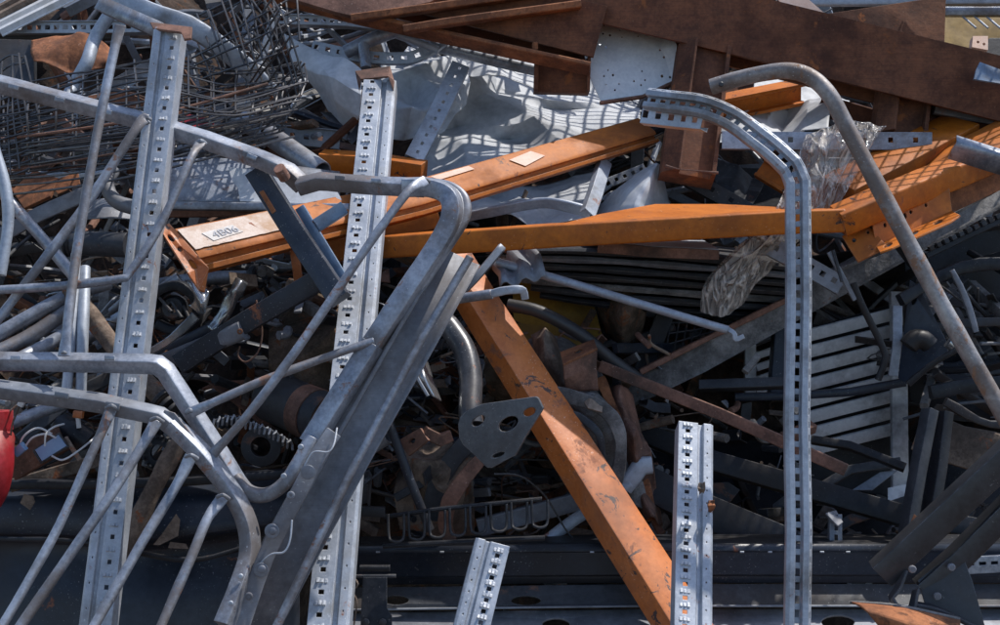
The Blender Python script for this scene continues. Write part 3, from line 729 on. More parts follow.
T = thing('orange_beam', 'orange beam standing on a slant down to the bottom edge, scratched upper face', 'orange beam', (560, 450, 3.3))
mb = MB(); mb.sweep([(432, 236, 3.62), (470, 302, 3.52), (566, 455, 3.30), (668, 618, 3.1), (690, 655, 3.06)],
                    [(0, 0), (-1.5, -.6), (-31, -22), (-32, -25), (-15, -50), (17, -25), (17.8, -23), (1, -.8)], taper=(.86, 1.06))
emit('beam', mb, 'orange_worn', T)

bar('orange_beam', 'short orange beam with slots glimpsed on both sides of the bright post', 'orange beam', [(322, 161, 3.95), (372, 164, 3.93), (424, 172, 3.9)], rbox(20, 24, 2, 2), 'orange', roll=-20)
bar('orange_beam', 'orange stub under the shelf beam just right of the bright post', 'orange beam', [(378, 228, 3.8), (436, 214, 3.85)], rbox(30, 20, 2, 2), 'orange')
bar('orange_beam', 'orange beam end with torn lip under the dusty shelf beam', 'orange beam', cr([(292, 236, 3.48), (296, 262, 3.46), (299, 285, 3.5)], 3), rbox(9, 4, 1, 2), 'orange_worn')
bar('orange_beam', 'orange beam passing behind the big rusty stub, above the foil', 'orange beam', [(700, 112, 4.3), (760, 100, 4.3), (800, 92, 4.35)], ibeam(22, 22), 'orange', roll=-25)
bar('orange_beam', 'thin arched orange strip under the main rusty girder', 'orange strip', cr([(800, 78, 4.2), (835, 80, 4.2), (880, 98, 4.25), (930, 110, 4.3)], 4), rbox(6, 12, 1, 2), 'orange')
bar('orange_beam', 'sunlit orange beam crossing at the far right edge', 'orange beam', [(905, 190, 3.85), (958, 160, 3.85), (1040, 118, 3.9)], rbox(26, 30, 2, 2), 'orange', roll=-24)
bar('orange_beam', 'orange beam with mesh shadow above the kinked beam', 'orange beam', [(838, 192, 3.75), (900, 160, 3.85), (960, 128, 4.0)], rbox(20, 44, 2, 2), 'orange', roll=-35)
bar('orange_beam', 'dark orange ribbed beam end in shade by the bent upright', 'orange beam', [(760, 168, 4.1), (800, 192, 4.05), (850, 215, 4.0)], ibeam(20, 12), 'orange')
bar('rusty_plate', 'rust brown slotted plate behind the orange brackets', 'rusty plate', [(940, 204, 3.6), (1000, 176, 3.72)], rbox(26, 5, 1, 1), 'rust_light')

# =================================================================== rusty girders on top
T = thing('rusty_girder', 'huge dark rust girder sloping across the upper right with welded stubs', 'girder', (760, 28, 4.0))
mb = MB(); mb.sweep([(400, -55, 4.15), (740, 24, 3.98), (1100, 113, 3.85)], rot(ibeam(62, 60, 4, 3), 90) if False else [(-31, 0), (31, 0), (31, -5), (3, -5), (3, -52), (31, -52), (31, -57), (-31, -57), (-31, -52), (-3, -52), (-3, -5), (-31, -5)])
emit('girder', mb, 'rust', T)
def hcol(mb, path, w_, dd, **kw): return mb.sweep(path, [(-w_/2, 0), (-w_/2+4, 0), (-w_/2+4, -dd/2), (w_/2-3, -dd/2), (w_/2-3, 0), (w_/2, 0), (w_/2, -dd), (-w_/2, -dd)], **kw)
STB = [(-27, -16), (-12, 0), (-10, 0), (-10, -12), (21, -12), (21, -1), (25, -1), (27, -34), (-27, -34)]
mb = MB(); mb.sweep([(691, 170, 3.82), (708, 40, 3.98)], STB); stb = emit('stub', mb, 'rust', T)
mb = MB(); mb.sweep([(666, 166, 3.84), (678, 169, 3.81), (718, 173, 3.815)], rbox(3, 3, .8, 1), dent=1.5); emit('weld_bead', mb, 'rust_plate', stb)
mb = MB(); mb.sweep([(905, 131, 3.93), (911, 80, 3.97)], [(a * .93, b) for a, b in STB]); emit('stub', mb, 'rust', T)
slab('fin', None, None, [(812, 16, 4.1), (946, -4, 4.15), (944, 56, 4.1), (900, 50, 4.08)], 'rust', T, th=.01)

T = thing('rusty_girder', 'rust brown girder seen from below behind the white perforated plate', 'girder', (500, 30, 4.3))
mb = MB(); mb.sweep([(180, -70, 4.16), (340, -32, 4.1), (600, 34, 4.05)], [(-26, 10), (26, 10), (26, 6), (-20, 6), (-20, -40), (26, -40), (26, -45), (-26, -45)], roll=0); emit('girder', mb, 'rust', T)
mb = MB(); mb.sweep([(250, -9, 4.06), (362, 19, 4.06), (590, 69, 4.0)], rbox(4.5, 26, 1, 1), roll=12); emit('flange', mb, 'rust_light', T)
mb = MB(); hcol(mb, [(562, 90, 4.06), (563, 55, 4.06)], 56, 30); emit('stub', mb, 'rust', T)
mb = MB(); mb.disc(535, 49, 4.0, 3, 7, N=Vector((0, -.2, 1))); emit('bolt', mb, 'rust_light', T)
for k, (lab, pts, w_) in enumerate((('rusty flat flange fanning out at the top edge, upper of two', [(352, 19, 4.0), (440, 7, 4.0), (570, -11, 4.02)], 9), ('rusty flat flange fanning out at the top edge, lower of two', [(404, 30, 3.98), (460, 21, 3.98), (580, 5, 4.0)], 9))):
    T = thing('rusty_flange', lab, 'rusty flange', pts[0], 'rusty flanges at the top edge')
    bar('flange', None, None, cr(pts, 4), rbox(w_ * .8, 20, 1, 1), 'rust_light', T, roll=-4)
slab('rusty_flange', 'broad rusty plate edge at the top left of the girders', 'rusty plate', [(270, -8, 4.02), (450, -8, 4.02), (430, 2, 4.0), (358, 17, 3.99), (336, 12, 4.0)], 'rust_plate', th=.02)
sheet('rusty_sheet', 'orange brown rusted sheet at the upper left behind the wire', 'rusty sheet', [[(32, 42, 4.4), (62, 35, 4.35), (92, 36, 4.35), (114, 50, 4.4)], [(32, 54, 4.3), (62, 50, 4.26), (92, 52, 4.26), (112, 60, 4.3)], [(36, 66, 4.26), (62, 65, 4.22), (92, 67, 4.24), (106, 68, 4.3)]], 'rust_light', amp=.02, freq=5, seed=3, creases=4)
slab('pale_flange', 'pale pinkish sunlit plate lying on top of the main girder', 'steel plate', [(770, -12, 4.02), (800, -8, 4.0), (829, 17, 3.98), (822, 18, 3.98), (780, 2, 4.0)], 'pink_or_sunlit', th=.004)
slab('white_perforated_plate', 'whitish perforated plate hanging under the rusty girder', 'perforated plate',
     [(579, 8, 4.2), (581, 40, 4.12), (587, 66, 4.1), (593, 85, 4.08), (601, 101, 4.05), (641, 96, 4.05), (672, 81, 4.06), (677, 46, 4.1), (668, 24, 4.2), (620, 4, 4.22)], 'white', th=.003,
     holes=[oval(x, y, r, r * 1.2, n=8) for x, y, r in ((598, 34, 1.1), (603, 33.5, 1.1), (610, 35, 1.3), (600, 44, 1.1), (606, 47, 1.3), (622, 37, .8), (638, 36, .9), (604, 25, 1), (620, 30, .8), (660, 50, 1.1), (664, 57, 1.3), (662, 76, 1.5), (670, 77, 1.2), (642, 71, .9), (613, 75, 1.2), (604, 76, 1), (606, 85, 1), (634, 81, 1), (641, 85, 1), (615, 90, 1), (645, 80, .9), (586, 46, .9), (619, 84, 1), (608, 70, .8))])
bar('plate_lip', 'thin brown lip strip under the white perforated plate', 'metal strip', [(600, 103, 4.04), (642, 97, 4.04), (674, 82, 4.05)], rbox(3, 10, .6, 1), 'rust_plate')

# =================================================================== pipes
T = thing('handrail_pipe', 'thick dirty steel pipe bent like a handrail, open end to the left', 'pipe', (790, 70, 2.98))
mb = MB(); mb.sweep(cr([(711, 87, 3.1), (735, 80, 3.08), (765, 73, 3.05), (790, 71, 3.02), (812, 78, 3.0), (830, 96, 2.98), (846, 126, 2.97), (892, 212, 2.93), (945, 311, 2.9), (1040, 480, 2.84)], 6), rnd(8.2, 18), hollow=1.2, dent=.5)
emit('pipe', mb, 'pipe_steel', T)
mb = MB(); mb.disc(721, 84.5, 3.06, 2.6, 2.2, n=12); emit('plug', mb, 'rubber', T)
T = thing('elbow_pipe', 'dark shiny steel pipe with an elbow ending in the notched black plate', 'pipe', (471, 400, 3.2))
mb = MB(); mb.sweep(cr([(440, 318, 3.36), (452, 330, 3.34), (465, 352, 3.3), (471, 380, 3.25), (470, 408, 3.2), (472, 425, 3.18)], 6), rnd(11.5, 18), hollow=2, dent=.6); emit('pipe', mb, 'dark_gloss', T)
bar('weld_band', None, None, [(436, 315, 3.36), (443, 321, 3.355)], rnd(12.2, 18), 'galv_post', T)
slab('notched_plate', None, None, [(458, 424, 3.12), (460, 417, 3.12), (466, 411, 3.12), (482, 404, 3.1), (510, 400, 3.08), (535, 396.5, 3.06), (538, 398, 3.055), (543, 408, 3.05), (541, 412, 3.05), (527, 434, 3.06), (515, 456, 3.08), (508, 459, 3.08), (492, 468, 3.1), (487, 468, 3.1), (475, 456, 3.11), (463, 445, 3.12), (459, 438, 3.12)], 'plate_grey', T,
     holes=[oval(478, 421, 8, 4.2, -35), oval(508, 424, 11, 6.5, -30), oval(529, 412, 7, 4, -25), oval(498, 455, 7, 2, -20)], th=.012, bevel=.002)
bar('galvanised_strut', 'short galvanised tube with a crushed flat end over the orange beam', 'tube', cr([(402, 308, 3.2), (450, 300, 3.18), (492, 294, 3.15)], 4), rnd(5, 12), 'barrier', hollow=1)
bar('crushed_end', 'crumpled flared tube end beside the galvanised strut', 'tube end', cr([(490, 294, 3.15), (505, 291, 3.14), (516, 290, 3.14), (523, 291, 3.15), (525, 299, 3.16)], 3), rbox(9, 5, 2, 2), 'galv', dent=2.5)
mb = MB(); mb.sweep(cr([(497, 262, 3.55), (560, 280, 3.5), (640, 304, 3.45), (700, 322, 3.42), (728, 330, 3.4)], 4), rnd(4.6, 12), taper=(1, .9)); mb.sweep(cr([(726, 328, 3.4), (734, 333, 3.39), (736, 339, 3.39), (744, 336, 3.39)], 4), rbox(5, 2, .5, 1), dent=1)
emit('thin_tube', mb, 'galv', None, 'long thin galvanised tube with a hooked torn end, below the beams', 'tube')
mb = MB(); mb.sweep([(541, 545, 3.45), (574, 520, 3.48), (630, 484, 3.5)], rnd(6.2, 12)); mb.sweep(cr([(624, 488, 3.5), (634, 476, 3.5), (641, 467, 3.5), (652, 465, 3.5)], 3), rbox(14, 8, 3, 3), dent=4)
emit('torn_tube', mb, 'galv', None, 'pale tube with a crumpled torn end sticking out behind the slanting orange beam', 'tube')
bar('dark_tube', 'slim dark blue tube leaning beside the steel leg', 'tube', [(388, 420, 3.3), (410, 480, 3.3), (430, 530, 3.32)], rnd(4.6, 12), 'navy')
bar('hose', 'black rubber hose arching over the yellow panel', 'hose', cr([(508, 305, 3.6), (540, 312, 3.58), (580, 334, 3.58), (612, 360, 3.6), (645, 384, 3.62)], 6), rnd(6.5, 12), 'rubber')
bar('blue_pipe', 'grey blue pipe slanting down out of the wire bundle', 'pipe', [(232, 116, 4.1), (262, 130, 4.0), (322, 172, 3.8)], rnd(10.5, 16), 'barrier', hollow=1.4)
T = thing('rusty_pole', 'rust flaked round pole leaning behind the left barrier, with coil rings', 'pole', (113, 345, 3.3))
bar('pole', None, None, [(70, 288, 3.35), (113, 345, 3.3), (142, 378, 3.27), (164, 400, 3.25)], rnd(9.5, 16), 'hessian', T, dent=1.2)
mb = MB()
for k in range(3): mb.sweep([(160 + k*6, 397 + k*6, 3.245), (162.5 + k*6, 399.5 + k*6, 3.243)], rnd(11.5, 18))
emit('coil', mb, 'charcoal', T)
bar('rusty_pole', 'brown rusted pole end passing down behind the dark panel tubes', 'pole', cr([(182, 440, 3.12), (160, 476, 3.1), (137, 525, 3.08), (117, 572, 3.08)], 4), rnd(8.5, 14), 'hessian', dent=2.6)
for i, (lab, pts, r, m_) in enumerate((
    ('grey tube at the left edge, upper of three low ones', [(-20, 345, 3.25), (60, 300, 3.35), (110, 282, 3.4)], 7.5, 'barrier'),
    ('grey tube at the left edge, middle of three low ones', [(-20, 360, 3.22), (30, 336, 3.3), (72, 308, 3.35)], 7.5, 'barrier'),
    ('grey tube at the left edge, lowest of three low ones', [(14, 362, 3.2), (50, 343, 3.3), (90, 318, 3.36)], 7, 'barrier'),
    ('pale upright tube behind the left barrier, left of a pair', [(66, 398, 3.15), (72, 330, 3.2), (76, 254, 3.3)], 5, 'galv_post'),
    ('pale upright tube behind the left barrier, right of a pair', [(81, 392, 3.16), (83, 330, 3.2), (85, 268, 3.3)], 5.5, 'galv'),
    ('flat galvanised strut falling right below the wire bundle', [(8, 200, 3.2), (40, 236, 3.2), (74, 276, 3.2)], 6, 'barrier'),
    ('curved galvanised tube at the very left edge', [(-8, 140, 2.95), (5, 185, 2.93), (8, 225, 2.92), (0, 275, 2.9)], 5.5, 'galv'),
    ('grey tube behind the post pointing at the orange end plate', [(80, 342, 3.55), (140, 306, 3.5), (180, 278, 3.5)], 7, 'barrier'),
    ('grey tube running level under the orange end plate', [(150, 286, 3.6), (200, 279, 3.6), (250, 277, 3.6)], 7, 'barrier'),
    ('crooked pale tube bent behind the wire at the top left', [(110, 14, 4.1), (95, 38, 4.1), (87, 62, 4.05), (76, 82, 4.05), (66, 100, 4.0)], 6.5, 'galv'),
    ('small grey tube above the red canister', [(8, 425, 3.1), (40, 412, 3.15), (75, 400, 3.2)], 6, 'barrier'),
    ('bent grey tube crossing under the wire bundle', [(90, 330, 3.7), (130, 296, 3.6), (162, 262, 3.55)], 5, 'galv_dull'),
    )):
    bar('steel_tube', lab, 'tube', pts, rnd(r, 14), m_, smooth=5, dent=.6, seed=i, hollow=1.2, group='loose tubes on the left')
bar('elbow_hook', 'rusty grey pipe elbow beside the left rack post', 'pipe elbow', cr([(112, 172, 3.5), (107, 180, 3.45), (110, 194, 3.43), (120, 203, 3.42), (136, 208, 3.42)], 5), rnd(7.5, 14), 'galv_dull', dent=1)
T = thing('hydraulic_cylinder', 'dark grey cylinder with black rings lying behind the left rack post', 'cylinder', (95, 244, 3.4))
bar('body', None, None, [(68, 243, 3.4), (128, 245, 3.38)], rnd(12.5, 18), 'charcoal', T)
mb = MB()
for x in (66, 70, 118, 123): mb.sweep([(x, 243, 3.4), (x + 2.4, 243, 3.4)], rnd(14.2, 18))
emit('ring', mb, 'black', T)
T = thing('coil_spring', 'dark coil spring snaking above the dark panel', 'spring', (240, 425, 3.2))
mb = MB(); pts = []
base = cr([(212, 424, 3.2), (232, 420, 3.2), (252, 426, 3.2), (272, 434, 3.2), (292, 446, 3.2)], 20)
for i, (x, y, d) in enumerate(base): pts.append((x + 1.2*math.cos(i*1.35), y + 4.6 * math.sin(i * 1.35), d + .011 * math.cos(i * 1.35)))
mb.sweep(pts, rnd(1.3, 6)); emit('coil', mb, 'galv_dull', T)
# =================================================================== crumpled sheets, top middle
sheet('bent_sheet', 'grey sheet metal hull folded down beside the wire bundle', 'sheet metal',
      [[(284, 34, 4.15), (306, 46, 4.1), (362, 72, 4.0)], [(292, 62, 4.1), (330, 80, 3.98), (362, 98, 3.94)], [(318, 92, 4.1), (336, 106, 4.0), (360, 122, 3.96)], [(330, 118, 4.12), (340, 126, 4.05), (352, 136, 4.05)]], 'sheet', amp=.006, freq=3, seed=2, creases=3, nu=60, nv=50, smooth=False)
sheet('bent_sheet', 'crumpled grey sheet with a sunlit ridge right of the bright post', 'sheet metal',
      [[(380, 58, 4.40), (414, 50, 4.5), (440, 60, 4.40), (466, 62, 4.5)], [(380, 78, 4.28), (410, 74, 4.30), (446, 80, 4.18), (470, 78, 4.3)], [(380, 92, 4.12), (412, 100, 4.22), (440, 98, 4.10), (466, 100, 4.25)],
       [(384, 112, 4.16), (412, 108, 4.05), (436, 112, 4.2), (456, 112, 4.2)], [(386, 140, 4.1), (404, 142, 4.16), (420, 138, 4.08), (436, 136, 4.12)]], 'sheet', amp=.012, freq=3.0, seed=5, nu=90, nv=90, creases=6, smooth=False)
sheet('crumpled_sheet', 'large buckled pale sheet lying open to the sun with a mesh shadow over it', 'sheet metal',
      [[(428, 60, 4.95), (462, 62, 4.80), (500, 68, 4.98), (560, 82, 4.92), (640, 96, 5.0)],
       [(422, 86, 4.70), (458, 82, 4.44), (496, 90, 4.66), (556, 100, 4.58), (640, 108, 4.75)],
       [(418, 104, 4.62), (452, 106, 4.40), (500, 108, 4.52), (562, 108, 4.62), (640, 112, 4.66)],
       [(416, 128, 4.34), (456, 126, 4.46), (512, 124, 4.32), (556, 122, 4.44), (640, 120, 4.48)],
       [(416, 146, 4.36), (462, 142, 4.28), (508, 138, 4.40), (566, 128, 4.34), (640, 126, 4.42)],
       [(412, 182, 4.12), (470, 168, 4.14), (530, 154, 4.2), (600, 144, 4.3), (640, 134, 4.35)]], 'sheet', amp=.014, freq=3.2, seed=8, nu=150, nv=110, creases=7, smooth=False)
sheet('bent_sheet', 'flat grey sheet sloping under the rusty girders', 'sheet metal',
      [[(408, 46, 4.6), (450, 50, 4.6), (536, 70, 4.6)], [(400, 62, 4.4), (460, 72, 4.4), (536, 92, 4.4)]], 'sheet', amp=.02, freq=3, seed=3, creases=8, nu=60, nv=30)
folded('folded_channel', 'grey angle channel leaning on the buckled sheet with sunlit holes', 'channel', [(461, 64, 4.15), (440, 108, 4.05), (414, 158, 3.92)], [(-9, -8), (-9, 0), (9, 0), (9, -14)], 'galv',
       holes=[(1, .4, .55, 12, 4, 4)])
bar('curled_rim', 'thick rounded sheet rim crossing under the girder', 'metal rim', cr([(420, 44, 4.3), (450, 50, 4.3), (500, 62, 4.28), (535, 70, 4.28)], 4), rnd(6, 12), 'barrier')
T = thing('roof_rail', 'forked grey tube frame poking up left of the bright post top', 'tube frame', (380, 50, 4.2))
bar('tube', None, None, [(346, 52, 4.2), (370, 40, 4.18), (398, 30, 4.2)], rnd(7, 12), 'barrier', T)
bar('tube', None, None, [(366, 68, 4.15), (363, 44, 4.17)], rnd(5.5, 12), 'barrier', T)
bar('tube', None, None, [(392, 33, 4.2), (412, 40, 4.2), (438, 50, 4.22)], rnd(4, 12), 'galv', T)
folded('slotted_channel', 'bent slotted channel lying across the grey sheets behind the post', 'channel', cr([(312, 46, 4.3), (360, 56, 4.22), (400, 58, 4.2), (420, 54, 4.2), (446, 38, 4.25)], 4), C_(11, 8), 'galv', holes=[(1, .3, .7, 14, 6, 3)])
for i, (lab, pts, w_, m_) in enumerate((
    ('slotted galvanised rail crossing behind everything at the top left', [(-30, 28, 4.55), (110, 27, 4.55), (150, 26, 4.55)], 11, 'galv'),
    ('slotted galvanised rail reaching to the rusty flanges', [(276, 19, 4.6), (345, 21, 4.55), (392, 26, 4.5)], 9, 'galv'),
    ('grey rail with round holes left of the bright post', [(268, 134, 4.0), (300, 136, 4.0), (340, 140, 4.0)], 18, 'galv_dull'),
    ('galvanised bar with four bright holes behind the handrail pipe', [(722, 140, 3.85), (820, 141, 3.85), (932, 141, 3.85)], 17, 'barrier'),
    )):
    folded('slotted_rail', lab, 'slotted rail', pts, [(-w_/2, 4), (-w_/2, 0), (w_/2, 0), (w_/2, -14)] if i < 3 else [(-w_/2, -10), (-w_/2, 0), (w_/2, 0), (w_/2, -10)], m_,
           holes=[((1, .3, .7, 9, 5, 3) if i < 2 else (1, .35, .65, 14, 5, 8) if i == 2 else (1, .3, .6, 25, 5, 66))])
    if i < 3: pass
bar('channel_back', 'dark rusted steel strip under the slotted top rail', 'steel strip', [(-30, 37, 4.6), (120, 36, 4.6)], rbox(8, 10, 1, 1), 'charcoal')
slab('dark_cabinet', 'dark grey cabinet side standing at the upper left edge', 'cabinet panel', [(-40, 38, 4.4), (34, 40, 4.4), (34, 96, 4.3), (-40, 96, 4.3)], 'charcoal', th=.03)
for k, (x, lab) in enumerate(((0, 'leftmost'), (1, 'middle'), (2, 'rightmost'))):
    mb = MB(); y0 = 6 + k * 2
    mb.sweep([(-62 + x * 30, 30, 4.5), (34 + x * 36, -24, 4.62)], [(-13, 0), (-9, 0), (-7, 5), (-3, 5), (-1, 0), (3, 0), (5, 5), (9, 5), (11, 0), (13, 0), (13, -1), (11, -1), (9, 4), (5, 4), (3, -1), (-1, -1), (-3, 4), (-7, 4), (-9, -1), (-13, -1)], N=(CN + Vector((0, 0, 1.2))).normalized())
    emit('ribbed_sheet', mb, 'white' if k != 1 else 'hessian', None, 'pale ribbed metal sheet on top at the upper left, ' + lab + ' of three', 'ribbed sheet')
sheet('bent_sheet', 'wide blue grey panel behind the left rack post with its sunlit end painted pale', 'sheet metal',
      [[(150, 156, 3.7), (230, 160, 3.72), (340, 172, 3.75)], [(150, 178, 3.62), (230, 184, 3.64), (340, 190, 3.66)], [(150, 202, 3.58), (230, 203, 3.6), (340, 203, 3.6)]], 'barrier', amp=.008, freq=3, seed=3)
slab('lit_patch_plate', 'pale plate with a ragged edge painting a sunlit patch on the blue grey panel', 'lit patch', [(228, 167, 3.6), (262, 171, 3.6), (330, 178, 3.6), (344, 204, 3.55), (264, 202, 3.55), (240, 201, 3.55), (238, 188, 3.58), (232, 180, 3.58)], 'sheet', th=.003)  # pale colour laid in for sunlight on the panel
bar('panel_rail', 'galvanised rail running below the blue grey panel', 'rail', [(165, 206, 3.55), (350, 208, 3.55)], rbox(8, 16, 1.5, 2), 'barrier')
bar('rusted_rail', 'thin rusted rail just above the dusty orange beam', 'rail', [(165, 214, 3.6), (262, 213, 3.6)], rbox(7, 10, 1, 1), 'rust_plate')
T_ = [[(440, -150, 5.3), (600, -170, 5.3), (800, -160, 5.3)], [(450, -110, 4.7), (600, -125, 4.7), (780, -120, 4.7)], [(460, -70, 4.1), (600, -84, 4.1), (780, -80, 4.1)]]
mb = MB(); mb.wires(T_, 22, 22, r=1.6, amp=.05, freq=1.5, seed=31, jit=.004)
emit('wire_mesh', mb, 'wire', None, 'wire mesh panel standing on the heap above the buckled pale sheet', 'wire mesh')
mb = MB(); mb.wires([[(950, -100, 3.5), (1050, -104, 3.5), (1180, -100, 3.5)], [(940, -66, 3.75), (1050, -70, 3.75), (1180, -60, 3.75)], [(920, -16, 4.12), (1050, -14, 4.12), (1180, -12, 4.12)]], 16, 14, r=1.2, amp=.03, freq=1.5, seed=37, jit=.003)
emit('wire_mesh', mb, 'wire', None, 'wire mesh panel lying over the right end of the main girder', 'wire mesh')
# under the shelf beam
sheet('crumpled_sheet', 'grey crumpled tray with a bright rim under the shelf beam', 'sheet metal',
      [[(468, 196, 4.3), (520, 184, 4.3), (606, 160, 4.35)], [(466, 212, 3.95), (520, 206, 3.95), (596, 196, 4.0)], [(462, 222, 3.9), (530, 214, 3.86), (590, 214, 3.86)]], 'sheet', amp=.018, freq=3, seed=12, nu=80, nv=50, creases=10)
bar('tray_rim', 'bright folded rim of a grey tray above the kinked beam', 'metal rim', cr([(456, 219, 3.9), (500, 210, 3.84), (540, 203, 3.82), (562, 205, 3.8), (590, 212, 3.8)], 4), rbox(12, 4, 1, 1), 'galv', roll=-35, dent=1)
folded('folded_channel', 'upright folded channel end between the two long orange beams', 'channel', [(607, 160, 4.0), (598, 190, 3.85), (590, 213, 3.75)], C_(13, 8), 'galv', roll=25)
for k, (pts, lab) in enumerate((([(588, 200, 4.2), (610, 182, 4.2), (645, 168, 4.25)], 'upper'), ([(590, 212, 4.15), (612, 196, 4.15), (640, 188, 4.2)], 'lower'))):
    folded('slotted_channel', 'small slotted channel tucked behind the grey cone sheet, ' + lab + ' of two', 'channel', pts, C_(9, 6), 'barrier', holes=[(1, .3, .7, 10, 4, 4)])
sheet('cone_sheet', 'smooth grey sheet drawn up to a cone above the kinked orange beam', 'sheet metal',
      [[(655, 153, 3.98), (660, 150, 3.92), (663, 154, 3.98)], [(632, 176, 4.05), (652, 172, 3.86), (667, 178, 4.0)], [(606, 200, 4.1), (640, 200, 3.8), (672, 204, 4.0)], [(588, 222, 4.1), (640, 224, 3.8), (682, 222, 4.0)], [(596, 240, 4.0), (640, 250, 3.8), (700, 244, 4.0)]], 'sheet', amp=.012, freq=3, seed=4, nu=60, nv=50, creases=6)
for k, (pts, w_, lab) in enumerate((([(662, 172, 4.05), (720, 204, 4.0), (760, 226, 3.98)], 16, 'dark angle bar with holes right of the grey cone sheet'), ([(668, 196, 4.0), (720, 222, 3.95), (745, 236, 3.95)], 8, 'narrow dark angle bar under the holed one beside the cone'))):
    folded('angle_bar', lab, 'angle bar', pts, L_(w_, 10), 'charcoal', holes=[(0, .3, .6, 22, 5, 6)] if not k else ())
sheet('dark_sheet', 'dark grey folded sheet in shade right of the rusty stub', 'sheet metal', [[(714, 160, 4.3), (740, 164, 4.2), (768, 172, 4.2)], [(716, 180, 4.2), (742, 182, 4.05), (762, 186, 4.1)], [(724, 214, 4.1), (742, 206, 4.0), (752, 200, 4.05)]], 'charcoal', amp=.05, freq=4, seed=9, creases=6, nu=50, nv=40)
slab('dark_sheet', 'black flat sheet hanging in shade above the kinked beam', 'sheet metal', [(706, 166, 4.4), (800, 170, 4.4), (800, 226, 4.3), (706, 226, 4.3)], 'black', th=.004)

# stack of long dark sheets
for k in range(7):
    y = 246 + k * 7.5; d = 3.66 + .03 * k
    lab = ('first', 'second', 'third', 'fourth', 'fifth', 'sixth', 'seventh')[k] + ' from the top in the stack of long dark sheets'
    mb = MB(); mb.sweep(cr([(486 + k * 9, y + 4, d), (600, y + 6 + k * 1.2, d), (700, y + 13 + k * 1.4, d + .02), (800 - k * 2, y + 22 + k * .6, d + .02)], 4),
                        [(-3, -80), (-2, -6), (-3, -1), (0, 1.5), (3.2, 0), (3, -6), (3, -80)], roll=-12, dent=.8, seed=k)
    emit('long_sheet', mb, ('charcoal', 'leg_steel', 'charcoal', 'charcoal', 'slab', 'charcoal', 'black')[k], None, lab, 'long sheet', 'stack of long dark sheets')
sheet('dark_sheet', 'broad black sheet added unseen inside the heap to keep sun off the hollow', 'sheet metal', [[(470, 256, 4.0), (760, 262, 4.0), (1200, 190, 4.0)], [(470, 300, 4.9), (760, 300, 4.9), (1200, 260, 4.9)]], 'black', nu=20, nv=6)  # unseen sun blocker, added to keep the hollow dark
T = thing('lipped_plate', 'grey plate with a rusty torn lip lying on the long dark sheets', 'steel plate', (660, 250, 3.6))
mb = MB(); mb.sweep([(598, 247, 3.6), (650, 252, 3.56), (719, 255, 3.54)], rbox(11, 3, .8, 1), roll=-10, dent=.8); emit('lip', mb, 'rust_plate', T)
mb = MB(); mb.plate([(560, 234, 3.9), (700, 238, 3.9), (719, 249, 3.55), (650, 246, 3.57), (598, 241, 3.61)], th=.003); emit('top', mb, 'sheet', T)

# =================================================================== wire bundle
sheets_ = (
    ('rolled wire mesh panel with its ribs arched over the bundle', [[(-30, 112, 3.75), (60, 78, 3.7), (150, 58, 3.75), (230, 66, 3.8), (300, 62, 3.85)], [(-30, 126, 3.45), (60, 104, 3.4), (150, 84, 3.45), (230, 96, 3.55), (304, 78, 3.65)], [(-30, 150, 3.42), (60, 128, 3.38), (150, 106, 3.4), (230, 112, 3.45), (300, 98, 3.55)]], 13, 7, 1),
    ('wire mesh panel lying in long parallel rods below the arched one', [[(-30, 134, 3.7), (80, 116, 3.62), (200, 98, 3.7), (302, 82, 3.78)], [(-30, 152, 3.5), (80, 138, 3.45), (200, 118, 3.52), (300, 98, 3.62)], [(-30, 172, 3.45), (80, 152, 3.42), (200, 138, 3.5), (290, 118, 3.6)]], 12, 8, 2),
    ('flattened wire mesh panel at the bottom of the bundle', [[(-30, 142, 3.8), (80, 132, 3.66), (200, 116, 3.7), (290, 100, 3.78)], [(-30, 160, 3.6), (80, 148, 3.52), (200, 138, 3.56), (292, 116, 3.62)], [(-30, 186, 3.5), (70, 166, 3.48), (190, 156, 3.54), (280, 136, 3.62)]], 10, 10, 3),
    ('wire mesh panel standing up steeply at the right of the bundle', [[(180, 30, 4.0), (232, 4, 3.9), (290, -34, 3.9)], [(192, 56, 3.8), (240, 34, 3.7), (296, 6, 3.75)], [(206, 84, 3.75), (250, 70, 3.65), (300, 50, 3.7)]], 12, 8, 4),
    ('bent wire mesh panel closing the right end of the bundle', [[(262, -20, 3.7), (282, 10, 3.62), (296, 46, 3.6), (308, 84, 3.62)], [(242, 8, 3.8), (262, 40, 3.7), (276, 72, 3.66), (286, 112, 3.66)], [(214, 30, 3.95), (240, 66, 3.9), (250, 100, 3.85), (262, 132, 3.8)]], 12, 8, 5),
    ('tangled wire mesh panel at the back of the bundle', [[(-30, 96, 4.1), (80, 70, 4.0), (170, 66, 4.0), (280, 70, 4.0)], [(-30, 130, 3.95), (80, 110, 3.85), (170, 104, 3.85), (280, 92, 3.9)], [(-30, 178, 3.8), (80, 160, 3.8), (170, 148, 3.8), (270, 130, 3.85)]], 10, 8, 6),
    ('small wire mesh panel hanging at the left edge of the bundle', [[(-20, 88, 3.6), (8, 62, 3.55), (24, 60, 3.5)], [(-20, 130, 3.5), (6, 120, 3.45), (36, 110, 3.42)], [(-20, 180, 3.45), (10, 176, 3.4), (46, 160, 3.42)]], 9, 12, 7))
for lab, rows, nu, nv, sd in sheets_:
    mb = MB(); mb.wires(rows, nu, nv, r=1.05, amp=.04, freq=1.2, seed=sd, jit=.008, drop=.06)
    emit('wire_mesh', mb, 'wire', None, lab, 'wire mesh', 'wire mesh panels bundled at the upper left')
rg = random.Random(5)
